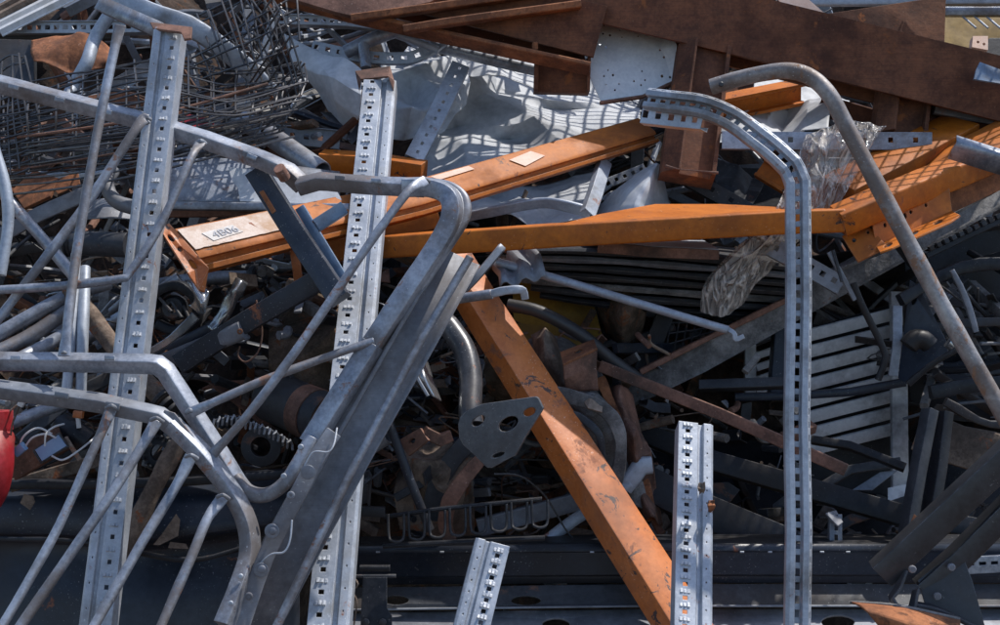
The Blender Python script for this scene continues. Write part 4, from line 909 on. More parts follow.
for k in range(9):      # long loose rods lying in the bundle
    y0 = 124 + k * 7; x1 = rg.uniform(215, 300)
    mb = MB(); mb.sweep(cr([(-40, y0 + 18 + rg.uniform(-4, 4), 3.5 + .01 * k), (60, y0 + 6 + rg.uniform(-3, 3), 3.36), (150, y0 - 10 + rg.uniform(-3, 3), 3.4), (x1, y0 - 34 - (x1 - 215) * .12, 3.55)], 5), rnd(rg.choice((1.0, 1.2, 1.5)), 6))
    emit('steel_rod', mb, 'wire' if k % 5 else 'rust_plate', None, 'long thin steel rod lying among the bundled wire mesh', 'rod', 'loose rods in the wire bundle')
for lab, o_ in (('bright red scrap of painted sheet showing through the wire bundle', [(172, 122, 3.95), (190, 114, 3.95), (214, 120, 3.9), (212, 132, 3.9), (184, 134, 3.9)]),
                ('dull red painted strip under the wire bundle, beside the long tube', [(48, 182, 3.7), (78, 172, 3.7), (80, 184, 3.68), (58, 194, 3.66)])):
    slab('red_scrap', lab, 'painted scrap', o_, 'red' if 'bright' in lab else 'rust_light', th=.004)
slab('rusty_scrap', 'orange rusted scrap plate under the wire bundle at the left', 'rusty plate', [(12, 190, 3.7), (34, 170, 3.75), (58, 178, 3.7), (50, 196, 3.65), (24, 208, 3.65)], 'rust_light', th=.01)
for lab, o_ in (('orange brown rusty plate showing behind the wire left of the rack post', [(88, 96, 4.2), (128, 88, 4.2), (150, 100, 4.2), (132, 114, 4.15), (92, 116, 4.15)]), ('rust brown strip showing behind the wire right of the rack post', [(196, 96, 4.15), (250, 84, 4.2), (256, 92, 4.2), (200, 108, 4.15)])):
    slab('rusty_scrap', lab, 'rusty plate', o_, 'rust_light', th=.006)
bar('flat_bar', 'broad dirty grey flat bar rising behind the left barrier tubes', 'flat bar', [(-10, 242, 3.5), (40, 214, 3.5), (94, 190, 3.52)], rbox(15, 5, 1.5, 2), 'leg_steel')
sheet('bent_sheet', 'pale folded cover under the elbow pipe beside the left rack post', 'sheet metal', [[(82, 208, 3.6), (105, 200, 3.55), (136, 208, 3.55)], [(80, 222, 3.5), (105, 220, 3.46), (134, 222, 3.5)]], 'leg_steel', amp=.02, seed=2)
T = thing('galvanised_channel', 'long galvanised channel leaning from the post cap to the top edge', 'channel', (145, 18, 3.6))
mb = MB(); mb.strip([(98, 2, 3.7), (158, 29, 3.4)], [(-7, -8), (-7, 0), (7, 0), (7, -12)]); emit('near_channel', mb, 'barrier', T, th=.004)
mb = MB(); mb.sweep(cr([(116, -2, 3.8), (150, 12, 3.78), (200, 32, 3.8), (244, 66, 3.9), (270, 92, 3.95)], 4), rbox(20, 12, 4, 2), dent=1.5); emit('far_channel', mb, 'galv', T)

# =================================================================== left middle: black arms, blue tube
T = thing('black_frame', 'black box section frame with an orange scrape leaning in front of the dusty beam', 'steel frame', (285, 220, 3.2))  # plain black frame leaning in the heap
bar('upright', None, None, [(257, 172, 3.24), (292, 228, 3.2), (340, 300, 3.16)], rbox(22, 20, 1.5, 2), 'navy', T)
bar('cross_arm', None, None, [(326, 276, 3.24), (250, 320, 3.28), (180, 364, 3.3)], rbox(21, 18, 1.5, 2), 'navy', T)
slab('scrape', None, None, [(259, 192, 3.195), (263, 190, 3.195), (276, 211, 3.185), (272, 214, 3.185)], 'rust_light', T, th=.003)
bar('blue_bar', 'narrow slate blue bar beside the black frame', 'steel bar', [(300, 208, 3.3), (322, 244, 3.28), (345, 282, 3.26)], rbox(10, 8, 1, 2), 'blue_steel')
bar('blue_tube', 'short blue box tube stub lying across the black frame', 'box tube', [(316, 226, 3.2), (344, 208, 3.22)], rbox(13, 12, 1, 2), 'blue_steel', hollow=1.5)
bar('round_peg', 'brown round plug where the rail meets the black frame', 'plug', [(279, 168, 3.1), (285, 178, 3.12)], rnd(6, 12, 1.3), 'rust_plate')
T = thing('steel_channel', 'dark grey rounded channel end with a round hole left of the mossy block', 'channel', (200, 350, 3.3))
bar('channel', None, None, cr([(156, 366, 3.34), (200, 348, 3.3), (243, 330, 3.26)], 3), rbox(19, 12, 5, 3), 'leg_steel', T)
mb = MB(); mb.disc(240, 331.5, 3.235, 3.0, 1.5, inner=1.2); emit('rivet', mb, 'rust_light', T)
bar('steel_channel', 'narrow dark channel above the one with the round hole', 'channel', [(152, 358, 3.4), (216, 326, 3.36)], rbox(12, 10, 4, 3), 'navy')
sheet('mossy_block', 'brown mossy lump of earth and foam behind the barrier bars', 'earth lump', [[(270, 326, 3.7), (300, 300, 3.7), (345, 300, 3.7)], [(270, 350, 3.55), (300, 340, 3.5), (345, 345, 3.5)], [(272, 385, 3.55), (300, 392, 3.5), (340, 398, 3.55)]], 'earth', amp=.05, freq=6, seed=6, nu=50, nv=40)
# shiny crumpled parts below the end plate
sheet('chrome_scrap', 'crumpled shiny metal strip hanging below the orange end plate', 'metal scrap', [[(186, 284, 3.3), (196, 290, 3.28), (206, 296, 3.3)], [(196, 300, 3.25), (202, 304, 3.22), (212, 300, 3.28)], [(192, 314, 3.3), (204, 316, 3.25), (212, 312, 3.3)]], 'chrome', amp=.05, freq=9, seed=2, nu=20)
sheet('chrome_scrap', 'long thin shiny strip standing right of the orange end plate', 'metal scrap', [[(236, 278, 3.3), (242, 280, 3.28), (248, 284, 3.3)], [(228, 300, 3.3), (234, 304, 3.26), (238, 306, 3.3)], [(208, 328, 3.3), (212, 332, 3.28), (216, 334, 3.3)]], 'chrome', amp=.04, freq=9, seed=5, nu=16)
bar('chrome_scrap', 'bright bent trim strip lying over the dark channels', 'metal trim', cr([(150, 352, 3.28), (172, 338, 3.25), (196, 316, 3.24)], 4), rbox(8, 3, 1, 1), 'chrome', dent=1.5)
T = thing('engine_part', 'black engine casting with webs lying between post and orange end plate', 'engine part', (170, 308, 3.45))
mb = MB(); mb.sweep(cr([(152, 308, 3.45), (160, 292, 3.42), (180, 286, 3.42), (196, 300, 3.42), (196, 322, 3.45), (176, 330, 3.45), (158, 324, 3.45)], 4), rbox(9, 20, 2, 2), dent=3); emit('casting', mb, 'black', T)
mb = MB(); mb.disc(176, 308, 3.46, 13, 14, inner=5, n=18); emit('hub', mb, 'charcoal', T)
for k in range(3):
    bar('fin', None, None, [(160 + k*12, 298 + k*4, 3.40), (172 + k*10, 312 + k*6, 3.38)], rbox(3, 5, .8, 1), 'charcoal', T)
for lab, x, y, d, r, m_ in (('dark gear lying in the gap right of the orange end plate', 258, 275, 3.6, 12, 'black'), ('small dark ring beside the black gear', 236, 292, 3.55, 7, 'charcoal')):
    mb = MB(); mb.disc(x, y, d, r, 10, inner=r*.45, n=20, N=(CN + Vector((.5, 0, .2))).normalized())
    for k in range(10):
        a = k * .628; mb.disc(x + r*math.cos(a), y + r*math.sin(a), d, 2.2, 8, n=6)
    emit('gear', mb, m_, None, lab, 'gear')
bar('wire_loop', 'thin wire loop hanging in the dark gap left of the mossy block', 'wire', cr([(256, 300, 3.3), (262, 330, 3.3), (258, 352, 3.3), (246, 362, 3.3), (238, 356, 3.3), (240, 346, 3.3)], 5), rnd(.9, 6), 'rust_plate')
# drum
T = thing('steel_drum', 'dark cut drum with a brown band lying behind the barrier bar', 'drum', (296, 412, 3.4))
mb = MB(); mb.sweep([(272, 396, 3.5), (300, 408, 3.42), (328, 420, 3.36)], rnd(26, 26), hollow=1.4); emit('shell', mb, 'charcoal', T)
mb = MB(); mb.sweep([(304, 410, 3.41), (316, 415, 3.38)], rnd(26.8, 26)); emit('band', mb, 'rust_plate', T)
for k, (x, y, r, lab) in enumerate(((262, 446, 20, 'dark steel ring disc beneath the coil spring'), (160, 452, 16, 'dark toothed sprocket behind the left rack post'))):
    mb = MB(); mb.disc(x, y, 3.45, r, 8, inner=r*.5, n=26)
    for q in range(18 if k else 0):
        a = q * 2 * math.pi / 18; mb.disc(x + r*math.cos(a), y + r*math.sin(a), 3.44, 2, 8, n=5)
    emit('sprocket' if k else 'ring_disc', mb, 'charcoal', None, lab, 'sprocket' if k else 'disc')
for k, (pts, lab) in enumerate((([(20, 440, 3.3), (80, 392, 3.35), (120, 372, 3.4)], 'dark flat bar rising behind the electronics, upper of three'), ([(20, 470, 3.25), (100, 436, 3.3), (140, 418, 3.35)], 'dark flat bar rising behind the electronics, middle of three'), ([(10, 486, 3.2), (100, 460, 3.25), (150, 440, 3.3)], 'dark flat bar rising behind the electronics, lowest of three'))):
    bar('flat_bar', lab, 'flat bar', pts, rbox(13, 5, 1, 1), ('charcoal', 'black', 'hessian')[k])
T = thing('red_canister', 'red plastic canister cut by the left edge with a dark neck band', 'canister', (0, 450, 3.0))
mb = MB(); mb.sweep(cr([(-8, 440, 3.02), (-8, 448, 3.0), (-7, 465, 2.98), (-10, 486, 2.98), (-16, 500, 2.98)], 4), rnd(22, 24), taper=(1, .8)); emit('body', mb, 'red', T, bevel=.004)
bar('neck', None, None, [(-8, 441, 3.02), (-8, 430, 3.02)], rnd(17, 20), 'black', T)
bar('top', None, None, [(-8, 430, 3.02), (-8, 411, 3.02)], rnd(20, 22), 'red', T)
T = thing('electronic_box', 'small metal box with a blue panel and tangled white wires', 'electronic box', (50, 450, 3.1))
mb = MB(); mb.sweep([(14, 467, 3.12), (62, 438, 3.1)], rbox(26, 22, 1, 2)); emit('case', mb, 'rust_plate', T)
pnl = slab('panel', None, None, [(35, 450, 3.055), (58, 435, 3.045), (66, 446, 3.045), (42, 461, 3.055)], 'screen', T, th=.004)
mb = MB(); mb.sweep([(34, 451, 3.065), (59, 434, 3.052), (67, 446.5, 3.052), (41.5, 462.5, 3.065), (34, 451, 3.065)], rbox(2.4, 3, .5, 1)); emit('panel_frame', mb, 'charcoal', pnl)
for pts in ([(18, 450, 3.05), (24, 436, 3.02), (38, 428, 3.02), (52, 434, 3.03)], [(22, 452, 3.05), (32, 438, 3.02), (46, 434, 3.02), (56, 438, 3.03)], [(45, 446, 3.0), (46, 434, 3.0), (54, 427, 3.02), (64, 424, 3.05)],
            [(52, 456, 3.03), (62, 460, 3.0), (74, 454, 3.0), (92, 440, 3.05), (98, 432, 3.08)], [(10, 444, 3.02), (12, 426, 3.0), (17, 412, 3.0), (22, 402, 3.0)], [(9, 412, 3.02), (16, 406, 3.0), (22, 402, 3.0)]):
    bar('wire', None, None, cr(pts, 5), rnd(1.0, 6), 'hessian' if pts[0][0] < 12 else 'white', T)
bar('plug', None, None, [(20, 406, 3.0), (24, 399, 3.0)], rbox(6, 6, 1, 2), 'white', T)
bar('plug', None, None, [(16, 453, 3.04), (24, 446, 3.03)], rbox(9, 6, 1, 2), 'screen', T)
T = thing('electric_motor', 'small black motor with an orange capped terminal', 'motor', (76, 434, 3.15))
mb = MB(); mb.sweep(cr([(64, 426, 3.16), (74, 432, 3.13), (88, 442, 3.13)], 3), rnd(13, 18), dent=1.5); emit('body', mb, 'black', T)
bar('shaft', None, None, [(66, 438, 3.08), (72, 448, 3.06), (80, 460, 3.06)], rnd(2.4, 8), 'hessian', T)
bar('cap', None, None, [(74, 414, 3.1), (83, 415, 3.1)], rbox(7, 7, 1.4, 2), 'orange_worn', T)
bar('terminal', None, None, [(78, 418, 3.1), (79, 428, 3.1)], rbox(4, 4, .8, 1), 'white', T)

# =================================================================== dark panel at the lower left
sheet('car_flank', 'large dark blue dented panel with dried splashes at the lower left', 'car panel',
      [[(-60, 484, 3.36), (60, 484, 3.34), (150, 482, 3.32), (300, 476, 3.34)], [(-60, 500, 3.22), (60, 500, 3.2), (150, 499, 3.2), (300, 492, 3.24)], [(-60, 533, 3.2), (60, 534, 3.17), (150, 540, 3.16), (300, 520, 3.2)],
       [(-60, 545, 3.26), (60, 545, 3.24), (150, 552, 3.24), (300, 532, 3.28)], [(-60, 600, 3.22), (60, 600, 3.2), (150, 604, 3.2), (300, 590, 3.24)], [(-60, 680, 3.2), (60, 680, 3.18), (150, 680, 3.18), (300, 680, 3.2)]], 'navy', amp=.012, freq=2.2, seed=1, nu=70, nv=60)
bar('panel_rail', 'black rail along the top of the dark dented panel', 'rail', [(-60, 484, 3.2), (90, 484, 3.18), (170, 482, 3.18), (310, 472, 3.22)], rbox(9, 18, 2, 2), 'black')
bar('panel_seam', 'shiny black lip running along the crease of the dark panel', 'trim strip', cr([(-60, 539, 3.17), (60, 540, 3.14), (120, 549, 3.13), (190, 560, 3.13), (250, 546, 3.16)], 5), rbox(5, 5, 1.5, 2), 'black', dent=1)
for k, (o_, lab) in enumerate((([(176, 514, 3.1), (180, 520, 3.1), (178, 536, 3.1), (160, 545, 3.1), (153, 545, 3.1), (162, 534, 3.1)], 'pale triangular shard stuck on the dark panel'), ([(24, 494, 3.12), (33, 496, 3.12), (35, 502, 3.12), (30, 510, 3.12), (20, 503, 3.12)], 'small pale flake on the dark panel near the left edge'),
                            ([(170, 542, 3.1), (186, 544, 3.1), (188, 549, 3.1), (168, 548, 3.1)], 'flat pale crumb just below the triangular shard'))):
    slab('pale_shard', lab, 'shard', o_, 'hessian', th=.002)
# =================================================================== centre dark zone
slab('yellow_panel', 'yellow ochre board in the shade behind the black hose', 'board', [(512, 262, 4.0), (584, 268, 4.0), (604, 342, 3.9), (560, 350, 3.85), (514, 330, 3.9)], 'yellow', th=.012)
slab('yellow_panel', 'small yellow ochre board below the hose beside the slanting beam', 'board', [(508, 322, 3.8), (545, 326, 3.8), (548, 336, 3.75), (520, 342, 3.75)], 'yellow', th=.012)
sheet('bark_lump', 'brown crumpled lump hanging right of the yellow board', 'lump', [[(600, 284, 4.0), (622, 276, 3.9), (642, 288, 4.0)], [(598, 312, 3.95), (622, 312, 3.75), (646, 312, 3.9)], [(604, 338, 4.0), (622, 346, 3.85), (640, 342, 4.0)]], 'earth', amp=.06, freq=7, seed=3)
mb = MB(); mb.strip([(508, 250, 3.6), (520, 262, 3.52), (524, 278, 3.46)], [(-22, -2), (-17, -3), (-13, -7), (-9, -8), (-5, -3), (-2, 0), (2, -1), (6, -6), (10, -8), (14, -5), (17, 0), (21, 0), (25, -5)][::-1], roll=0)
emit('corrugated_offcut', mb, 'galv_dull', None, 'small offcut of corrugated sheet beside the long thin tube', 'corrugated sheet', th=.003)
mb = MB(); mb.strip(cr([(503, 246, 3.3), (488, 264, 3.28), (470, 284, 3.26), (446, 306, 3.28)], 4), [(-3.5, -4), (-2.5, 0), (3, 1), (4, -4)]); emit('bent_strip', mb, 'galv_dull', None, 'dark bent metal strip with a bright edge crossing the orange beam top', 'metal strip', th=.003)
sheet('bent_strip', 'shiny folded strip hanging left of the elbow pipe', 'metal strip', [[(414, 360, 3.3), (420, 356, 3.28), (428, 362, 3.3)], [(412, 376, 3.25), (424, 378, 3.22), (434, 382, 3.26)], [(424, 394, 3.25), (434, 398, 3.22), (442, 404, 3.26)]], 'chrome', amp=.02, freq=8, seed=5, nu=14)
bar('bent_strip', 'thin bright metal sliver hanging beside the steel leg', 'metal strip', cr([(430, 338, 3.2), (418, 362, 3.2), (416, 374, 3.2), (428, 396, 3.2)], 4), rbox(3, 2, .6, 1), 'galv_post')
T = thing('rusty_bracket', 'rusty bracket with a slotted top on the brown casting', 'bracket', (577, 360, 3.5))
slab('top', None, None, [(560, 352, 3.52), (594, 339, 3.55), (597, 348, 3.46), (563, 364, 3.44)], 'rust_light', T, holes=[oval(578, 351, 4.5, 1.8, -20)], th=.006)
sheet('web', None, None, [[(563, 364, 3.45), (597, 349, 3.47)], [(564, 380, 3.46), (596, 366, 3.48)], [(566, 392, 3.5), (598, 392, 3.5)]], 'rust_plate', T, smooth=False, amp=.01, th=.006)
for lab, rows, m_, sd in (
    ('rusty brown cast lump right of the slanting orange beam', [[(606, 392, 3.66), (620, 388, 3.6), (632, 398, 3.66)], [(616, 430, 3.6), (628, 432, 3.52), (642, 436, 3.6)], [(626, 470, 3.58), (638, 476, 3.5), (652, 482, 3.6)], [(636, 520, 3.6), (650, 524, 3.52), (662, 528, 3.6)]], 'rust_plate', 3),
    ('large dusty brown curved casting low behind the elbow pipe', [[(404, 452, 3.64), (440, 440, 3.58), (484, 456, 3.62)], [(410, 478, 3.56), (440, 470, 3.46), (470, 486, 3.56)], [(420, 508, 3.58), (440, 512, 3.5), (462, 510, 3.58)]], 'hessian', 31),
    ('dusty grey brown casting between the orange beam and the rusty bracket', [[(530, 352, 3.78), (546, 346, 3.74), (560, 356, 3.78)], [(538, 380, 3.7), (552, 378, 3.66), (568, 386, 3.7)], [(556, 404, 3.66), (572, 406, 3.62), (590, 410, 3.68)]], 'hessian', 8),
    ('dusty brown casting behind the black grille', [[(398, 462, 3.72), (430, 452, 3.66), (470, 462, 3.7)], [(394, 492, 3.64), (432, 490, 3.56), (474, 494, 3.64)], [(400, 530, 3.66), (436, 534, 3.6), (474, 530, 3.66)]], 'hessian', 14),
    ('torn grey brown plate crumpled above the notched black plate', [[(486, 352, 3.7), (512, 344, 3.7), (536, 356, 3.7)], [(484, 382, 3.62), (508, 380, 3.58), (530, 388, 3.64)], [(492, 400, 3.64), (512, 402, 3.6), (540, 404, 3.66)]], 'earth', 22)):
    sheet('casting', lab, 'casting', rows, m_, amp=.06, freq=7, seed=sd, nu=50, nv=50, creases=10)
sheet('brown_cowl', 'dark brown curved cowl behind the slanting orange beam', 'metal cowl', [[(520, 345, 3.8), (570, 340, 3.75), (600, 372, 3.75)], [(530, 380, 3.65), (580, 380, 3.58), (618, 420, 3.62)], [(560, 440, 3.62), (610, 440, 3.55), (640, 470, 3.6)], [(600, 520, 3.62), (630, 510, 3.55), (650, 520, 3.6)]], 'slab', amp=.05, freq=5, seed=7, nu=90, nv=90, creases=14)
for k, (pts, w_, m_, lab) in enumerate((
    ([(548, 392, 3.45), (576, 398, 3.42), (604, 410, 3.4), (620, 434, 3.4), (618, 470, 3.42), (606, 500, 3.45)], 15, 'slab', 'thick grey brown curved strap, outer of two behind the orange beam'),
    ([(552, 412, 3.42), (580, 418, 3.4), (598, 434, 3.38), (602, 460, 3.4)], 9, 'charcoal', 'thin dark curved strap, inner of two behind the orange beam'),
    ([(600, 378, 3.6), (618, 420, 3.55), (640, 470, 3.55), (652, 520, 3.55)], 12, 'rust_light', 'rust coloured torn strip falling behind the curved straps'),
    ([(484, 456, 3.4), (466, 476, 3.38), (450, 500, 3.38), (446, 524, 3.4), (452, 544, 3.42)], 15, 'rust_plate', 'broad rusty arc under the notched plate'),
    ([(470, 440, 3.5), (450, 462, 3.48), (436, 490, 3.48), (434, 520, 3.5)], 20, 'charcoal', 'dark curved guard behind the rusty arc'))):
    bar('curved_strap', lab, 'curved strap', cr(pts, 6), rbox(w_, 6, 2, 2), m_, dent=2.4, seed=k)
slab('pale_flake', 'torn pale flake on the brown cowl above the curved straps', 'flake', [(582, 398, 3.42), (590, 398, 3.4), (603, 404, 3.4), (602, 412, 3.38), (588, 408, 3.38)], 'hessian', th=.003)
T = thing('rusty_clevis', 'rusty U shaped bracket with a square hole beside the steel leg', 'bracket', (420, 440, 3.4))
slab('face', None, None, [(399, 440, 3.4), (420, 428, 3.38), (428, 440, 3.36), (408, 456, 3.38)], 'rust_plate', T, holes=[oval(412, 441, 3.6, 2.6, -35)], th=.012)
bar('arm', None, None, [(424, 432, 3.38), (440, 440, 3.4), (450, 436, 3.42)], rbox(12, 8, 1, 1), 'rust_plate', T)
bar('grey_tube', 'short grey tube end emerging left of the dark slim tube', 'tube', [(372, 446, 3.35), (388, 436, 3.33)], rnd(8, 14), 'galv_dull', hollow=1.5)
bar('rusty_flat_bar', 'rust brown flat bar slanting down to the right past the hanging upright', 'flat bar', [(600, 366, 3.58), (720, 414, 3.45), (846, 470, 3.3)], rbox(12, 4, .8, 1), 'rust_plate', roll=-8)
for k, (pts, lab) in enumerate((([(395, 498, 3.5), (500, 440, 3.55)], 'dim flat steel strip behind the black grille, left'), ([(478, 528, 3.55), (620, 490, 3.6)], 'pale dim beam behind the black grille, right'))):
    bar('flat_bar', lab, 'flat bar', pts, rbox(18 if k else 8, 10, 1, 1), 'leg_steel' if k else 'charcoal')
bar('cable', 'thin black cable looping down behind the orange beam', 'cable', cr([(494, 474, 3.4), (520, 476, 3.4), (545, 496, 3.42), (566, 530, 3.42), (582, 548, 3.42)], 5), rnd(1.0, 6), 'charcoal')
# black grille / ladder
T = thing('black_grille', 'black ladder like plastic grille above the dark channel', 'grille', (460, 525, 3.2))
bar('top_rail', None, None, [(383, 517, 3.22), (440, 509, 3.2), (542, 499, 3.2)], rnd(2.4, 8), 'black', T)
bar('bottom_rail', None, None, [(383, 546, 3.22), (460, 542, 3.2), (545, 538, 3.2)], rnd(2.8, 8), 'black', T)
bar('end_bracket', None, None, [(360, 511, 3.2), (385, 512, 3.2)], rbox(10, 10, 1.5, 2), 'black', T)
for k in range(8):
    x = 388 + k * 20.5; y = 514 - k * 2.0
    mb = MB(); mb.sweep(cr([(x, y, 3.19), (x + 1, y + 22, 3.18), (x + 5, y + 27, 3.17), (x + 12, y + 27, 3.17), (x + 16, y + 21, 3.18), (x + 16, y, 3.19)], 4), rbox(2.6, 5, .8, 1)); emit('rung', mb, 'black', T)
T = thing('hinge_bracket', 'black hinge bracket hanging on the dark channel beside the bright post', 'hinge bracket', (377, 585, 3.1))
bar('barrel', None, None, [(360, 568, 3.12), (390, 568, 3.12)], rbox(6, 8, 2, 2), 'black', T); bar('pin', None, None, [(355, 576, 3.11), (396, 576, 3.11)], rnd(2, 8), 'charcoal', T)
flp = slab('flap', None, None, [(363, 577, 3.1), (387, 577, 3.1), (387, 608, 3.08), (392, 616, 3.07), (392, 640, 3.06), (360, 640, 3.06), (361, 612, 3.07)], 'black', T, th=.006)
bolts('bolt', flp, 'charcoal', [(366, 622, 3.055), (383, 622, 3.055)], 3.5, 2)
bar('spring_clip', None, None, cr([(352, 575, 3.1), (358, 584, 3.09), (353, 592, 3.09), (357, 602, 3.08), (354, 625, 3.08)], 3), rnd(.9, 5), 'hessian', T)

# =================================================================== big dark channel along the bottom
T = thing('dark_channel', 'huge dark stepped channel lying along the bottom with oval holes', 'channel', (640, 590, 3.2))
def chan(y): return y - 586
prof = [(chan(544), -60), (chan(544), 2), (chan(550), 3), (chan(552), 0), (chan(574), 0), (chan(577), -6), (chan(584), -6), (chan(588), 0), (chan(603), 4), (chan(606), 8)]
mb = MB(); mb.strip([(335, 588, 3.36), (640, 586, 3.32), (1060, 586, 3.32)], prof[1:-3] , N=CN)
emit('web', mb, 'navy', T, th=.004)
mb = MB(); mb.strip([(335, 588, 3.36), (640, 586, 3.32), (1060, 586, 3.32)], [(-42, -50), (-42, -4), (-42, 2)], N=CN); emit('upper_flange', mb, 'black', T, th=.004)
mb = MB(); mb.plate([(335, 588, 3.362), (640, 584, 3.322), (1060, 584, 3.322), (1060, 606, 3.27), (640, 606, 3.27), (335, 610, 3.31)], [oval(526, 600.5, 15, 4.6, 0), oval(396, 600, 13, 4.6)], th=.005); emit('ledge', mb, 'charcoal', T)
mb = MB(); mb.sweep([(335, 610, 3.308), (640, 606, 3.268), (1060, 606, 3.268)], rbox(2, 3, .6, 1)); emit('ledge_lip', mb, 'galv_dull', T)
mb = MB(); mb.plate([(335, 613, 3.33), (640, 609, 3.30), (1060, 609, 3.30), (1060, 690, 3.02), (640, 690, 3.02), (335, 690, 3.06)], [oval(556, 624, 14, 6), oval(838, 622, 17, 7), oval(690, 626, 14, 6)], th=.005); emit('lower_flange', mb, 'leg_steel', T)
for x in (376, 440, 505, 590, 740, 768, 820, 846): bar('sunlit_dash', None, None, [(x, 552, 3.28), (x + 4, 552, 3.28)], rbox(1.6, 2, .4, 1), 'galv_post', T)  # sunlit glints along the lip, built as small pale bars

# =================================================================== right side
T = thing('dirty_girder', 'long dirt caked channel rising to the right behind the handrail pipe', 'channel', (830, 285, 3.8))
mb = MB(); mb.strip([(600, 408, 3.75), (700, 360, 3.78), (830, 288, 3.78), (1040, 172, 3.82)], [(-12, -34), (-12, 0), (-8, 1), (9, -1), (12, 0), (12, -30)]); emit('channel', mb, 'slab', T, th=.008)
mb = MB(); mb.sweep([(640, 372, 3.76), (700, 342, 3.76), (790, 298, 3.78)], rbox(6, 10, 1, 1), dent=1); emit('rusty_edge', mb, 'rust_plate', T)
bar('upper_edge', None, None, [(790, 290, 3.74), (904, 243, 3.72), (1030, 170, 3.74)], rbox(4, 5, 1, 1), 'slab', T, dent=1)
T = thing('toothed_track', 'black toothed strip running under the dirt caked channel', 'toothed strip', (955, 240, 3.7))
bar('strip', None, None, [(926, 256, 3.7), (1010, 216, 3.74)], rbox(6, 6, 1, 1), 'black', T)
for k in range(11):
    x = 929 + k * 7.4; y = 249 - k * 3.5
    bar('tooth', None, None, [(x, y, 3.69 + .004*k), (x + 4, y - 2, 3.69 + .004*k)], rbox(5, 7, .6, 1), 'charcoal', T)
T = thing('mesh_guard', 'rusty framed wire guard under the long thin tube', 'wire guard', (690, 330, 3.9))
mb = MB(); mb.wires([[(672, 312, 3.95), (740, 320, 3.95)], [(664, 366, 3.85), (730, 330, 3.9)]], 8, 5, r=.9, seed=3); emit('mesh', mb, 'wire', T)
bar('frame', None, None, [(640, 378, 3.86), (668, 308, 3.95)], rbox(18, 6, 1, 1), 'charcoal', T)
T = thing('slatted_panel', 'light grey slatted shutter panel in shade behind the hanging upright', 'slatted panel', (850, 390, 4.1))
for k in range(8):
    y = 326 + k * 16.4
    mb = MB(); mb.sweep([(806, y + 10, 3.96), (893, y - 12, 4.0)], rbox(12.5, 5, 1.5, 2), roll=-10); emit('slat', mb, 'grey_slat', T)
bar('stile', None, None, [(898, 292, 3.96), (900, 520, 3.9)], rbox(16, 8, 1, 2), 'grey_slat', T)
slab('backing', None, None, [(804, 330, 4.05), (904, 300, 4.08), (904, 500, 4.03), (804, 480, 4.03)], 'black', T, th=.01)
T = thing('slatted_panel', 'small grey slatted panel left of the hanging upright', 'slatted panel', (760, 370, 4.05))
bar('stile', None, None, [(750, 345, 4.05), (750, 394, 4.02)], rbox(11, 8, 1, 2), 'grey_slat', T)
for k in range(4): bar('slat', None, None, [(756, 356 + k * 12, 4.06), (780, 348 + k * 12, 4.08)], rbox(7, 5, 1, 1), 'grey_slat', T)
bar('dark_post', 'dark steel post right of the small slatted panel', 'steel post', [(781, 330, 3.95), (776, 400, 3.92)], rbox(16, 16, 1, 1), 'navy')
bar('dark_rail', 'long dark rail crossing in front of the slatted panel', 'rail', [(735, 397, 3.85), (790, 396, 3.82), (850, 392, 3.78), (905, 382, 3.75)], rbox(8, 12, 2, 2), 'navy')
T = thing('black_bracket', 'black plate bracket with a glossy bulb right of the slatted panel', 'bracket', (925, 345, 3.6))
slab('plate', None, None, [(910, 280, 3.6), (918, 285, 3.58), (946, 340, 3.55), (948, 352, 3.55), (906, 384, 3.55), (898, 378, 3.57), (904, 330, 3.6)], 'navy', T, holes=[oval(914, 300, 2.6, 5, 20)], th=.01)
mb = MB(); mb.sweep(cr([(908, 346, 3.5), (914, 340, 3.5), (924, 340, 3.5), (930, 345, 3.5)], 3), rnd(9, 14), dent=2); emit('bulb', mb, 'black', T)
bar('edge', None, None, [(897, 306, 3.55), (897, 344, 3.52), (893, 376, 3.52)], rbox(9, 3, .6, 1), 'galv_dull', T, dent=1)
bar('collar', None, None, [(948, 342, 3.5), (953, 346, 3.5)], rnd(6, 12), 'chrome', T)
T = thing('lever', 'thin black cranked lever leaning over the slats', 'lever', (870, 310, 3.5))
bar('rod', None, None, cr([(853, 283, 3.45), (862, 305, 3.45), (882, 346, 3.45), (885, 360, 3.45), (878, 380, 3.46)], 4), rnd(3.6, 10), 'black', T)
bar('slider', None, None, [(829, 252, 3.45), (855, 300, 3.45)], rbox(5, 4, .8, 1), 'galv_dull', T); bar('slider', None, None, [(833, 250, 3.44), (842, 282, 3.44)], rbox(3, 3, .6, 1), 'charcoal', T)
folded('holed_strap', 'pale holed strap behind the hanging upright below the kinked beam', 'strap', [(770, 246, 3.6), (800, 262, 3.58), (842, 286, 3.55)], C_(18, 6), 'galv_dull', holes=[(1, .3, .6, 13, 5, 4)])
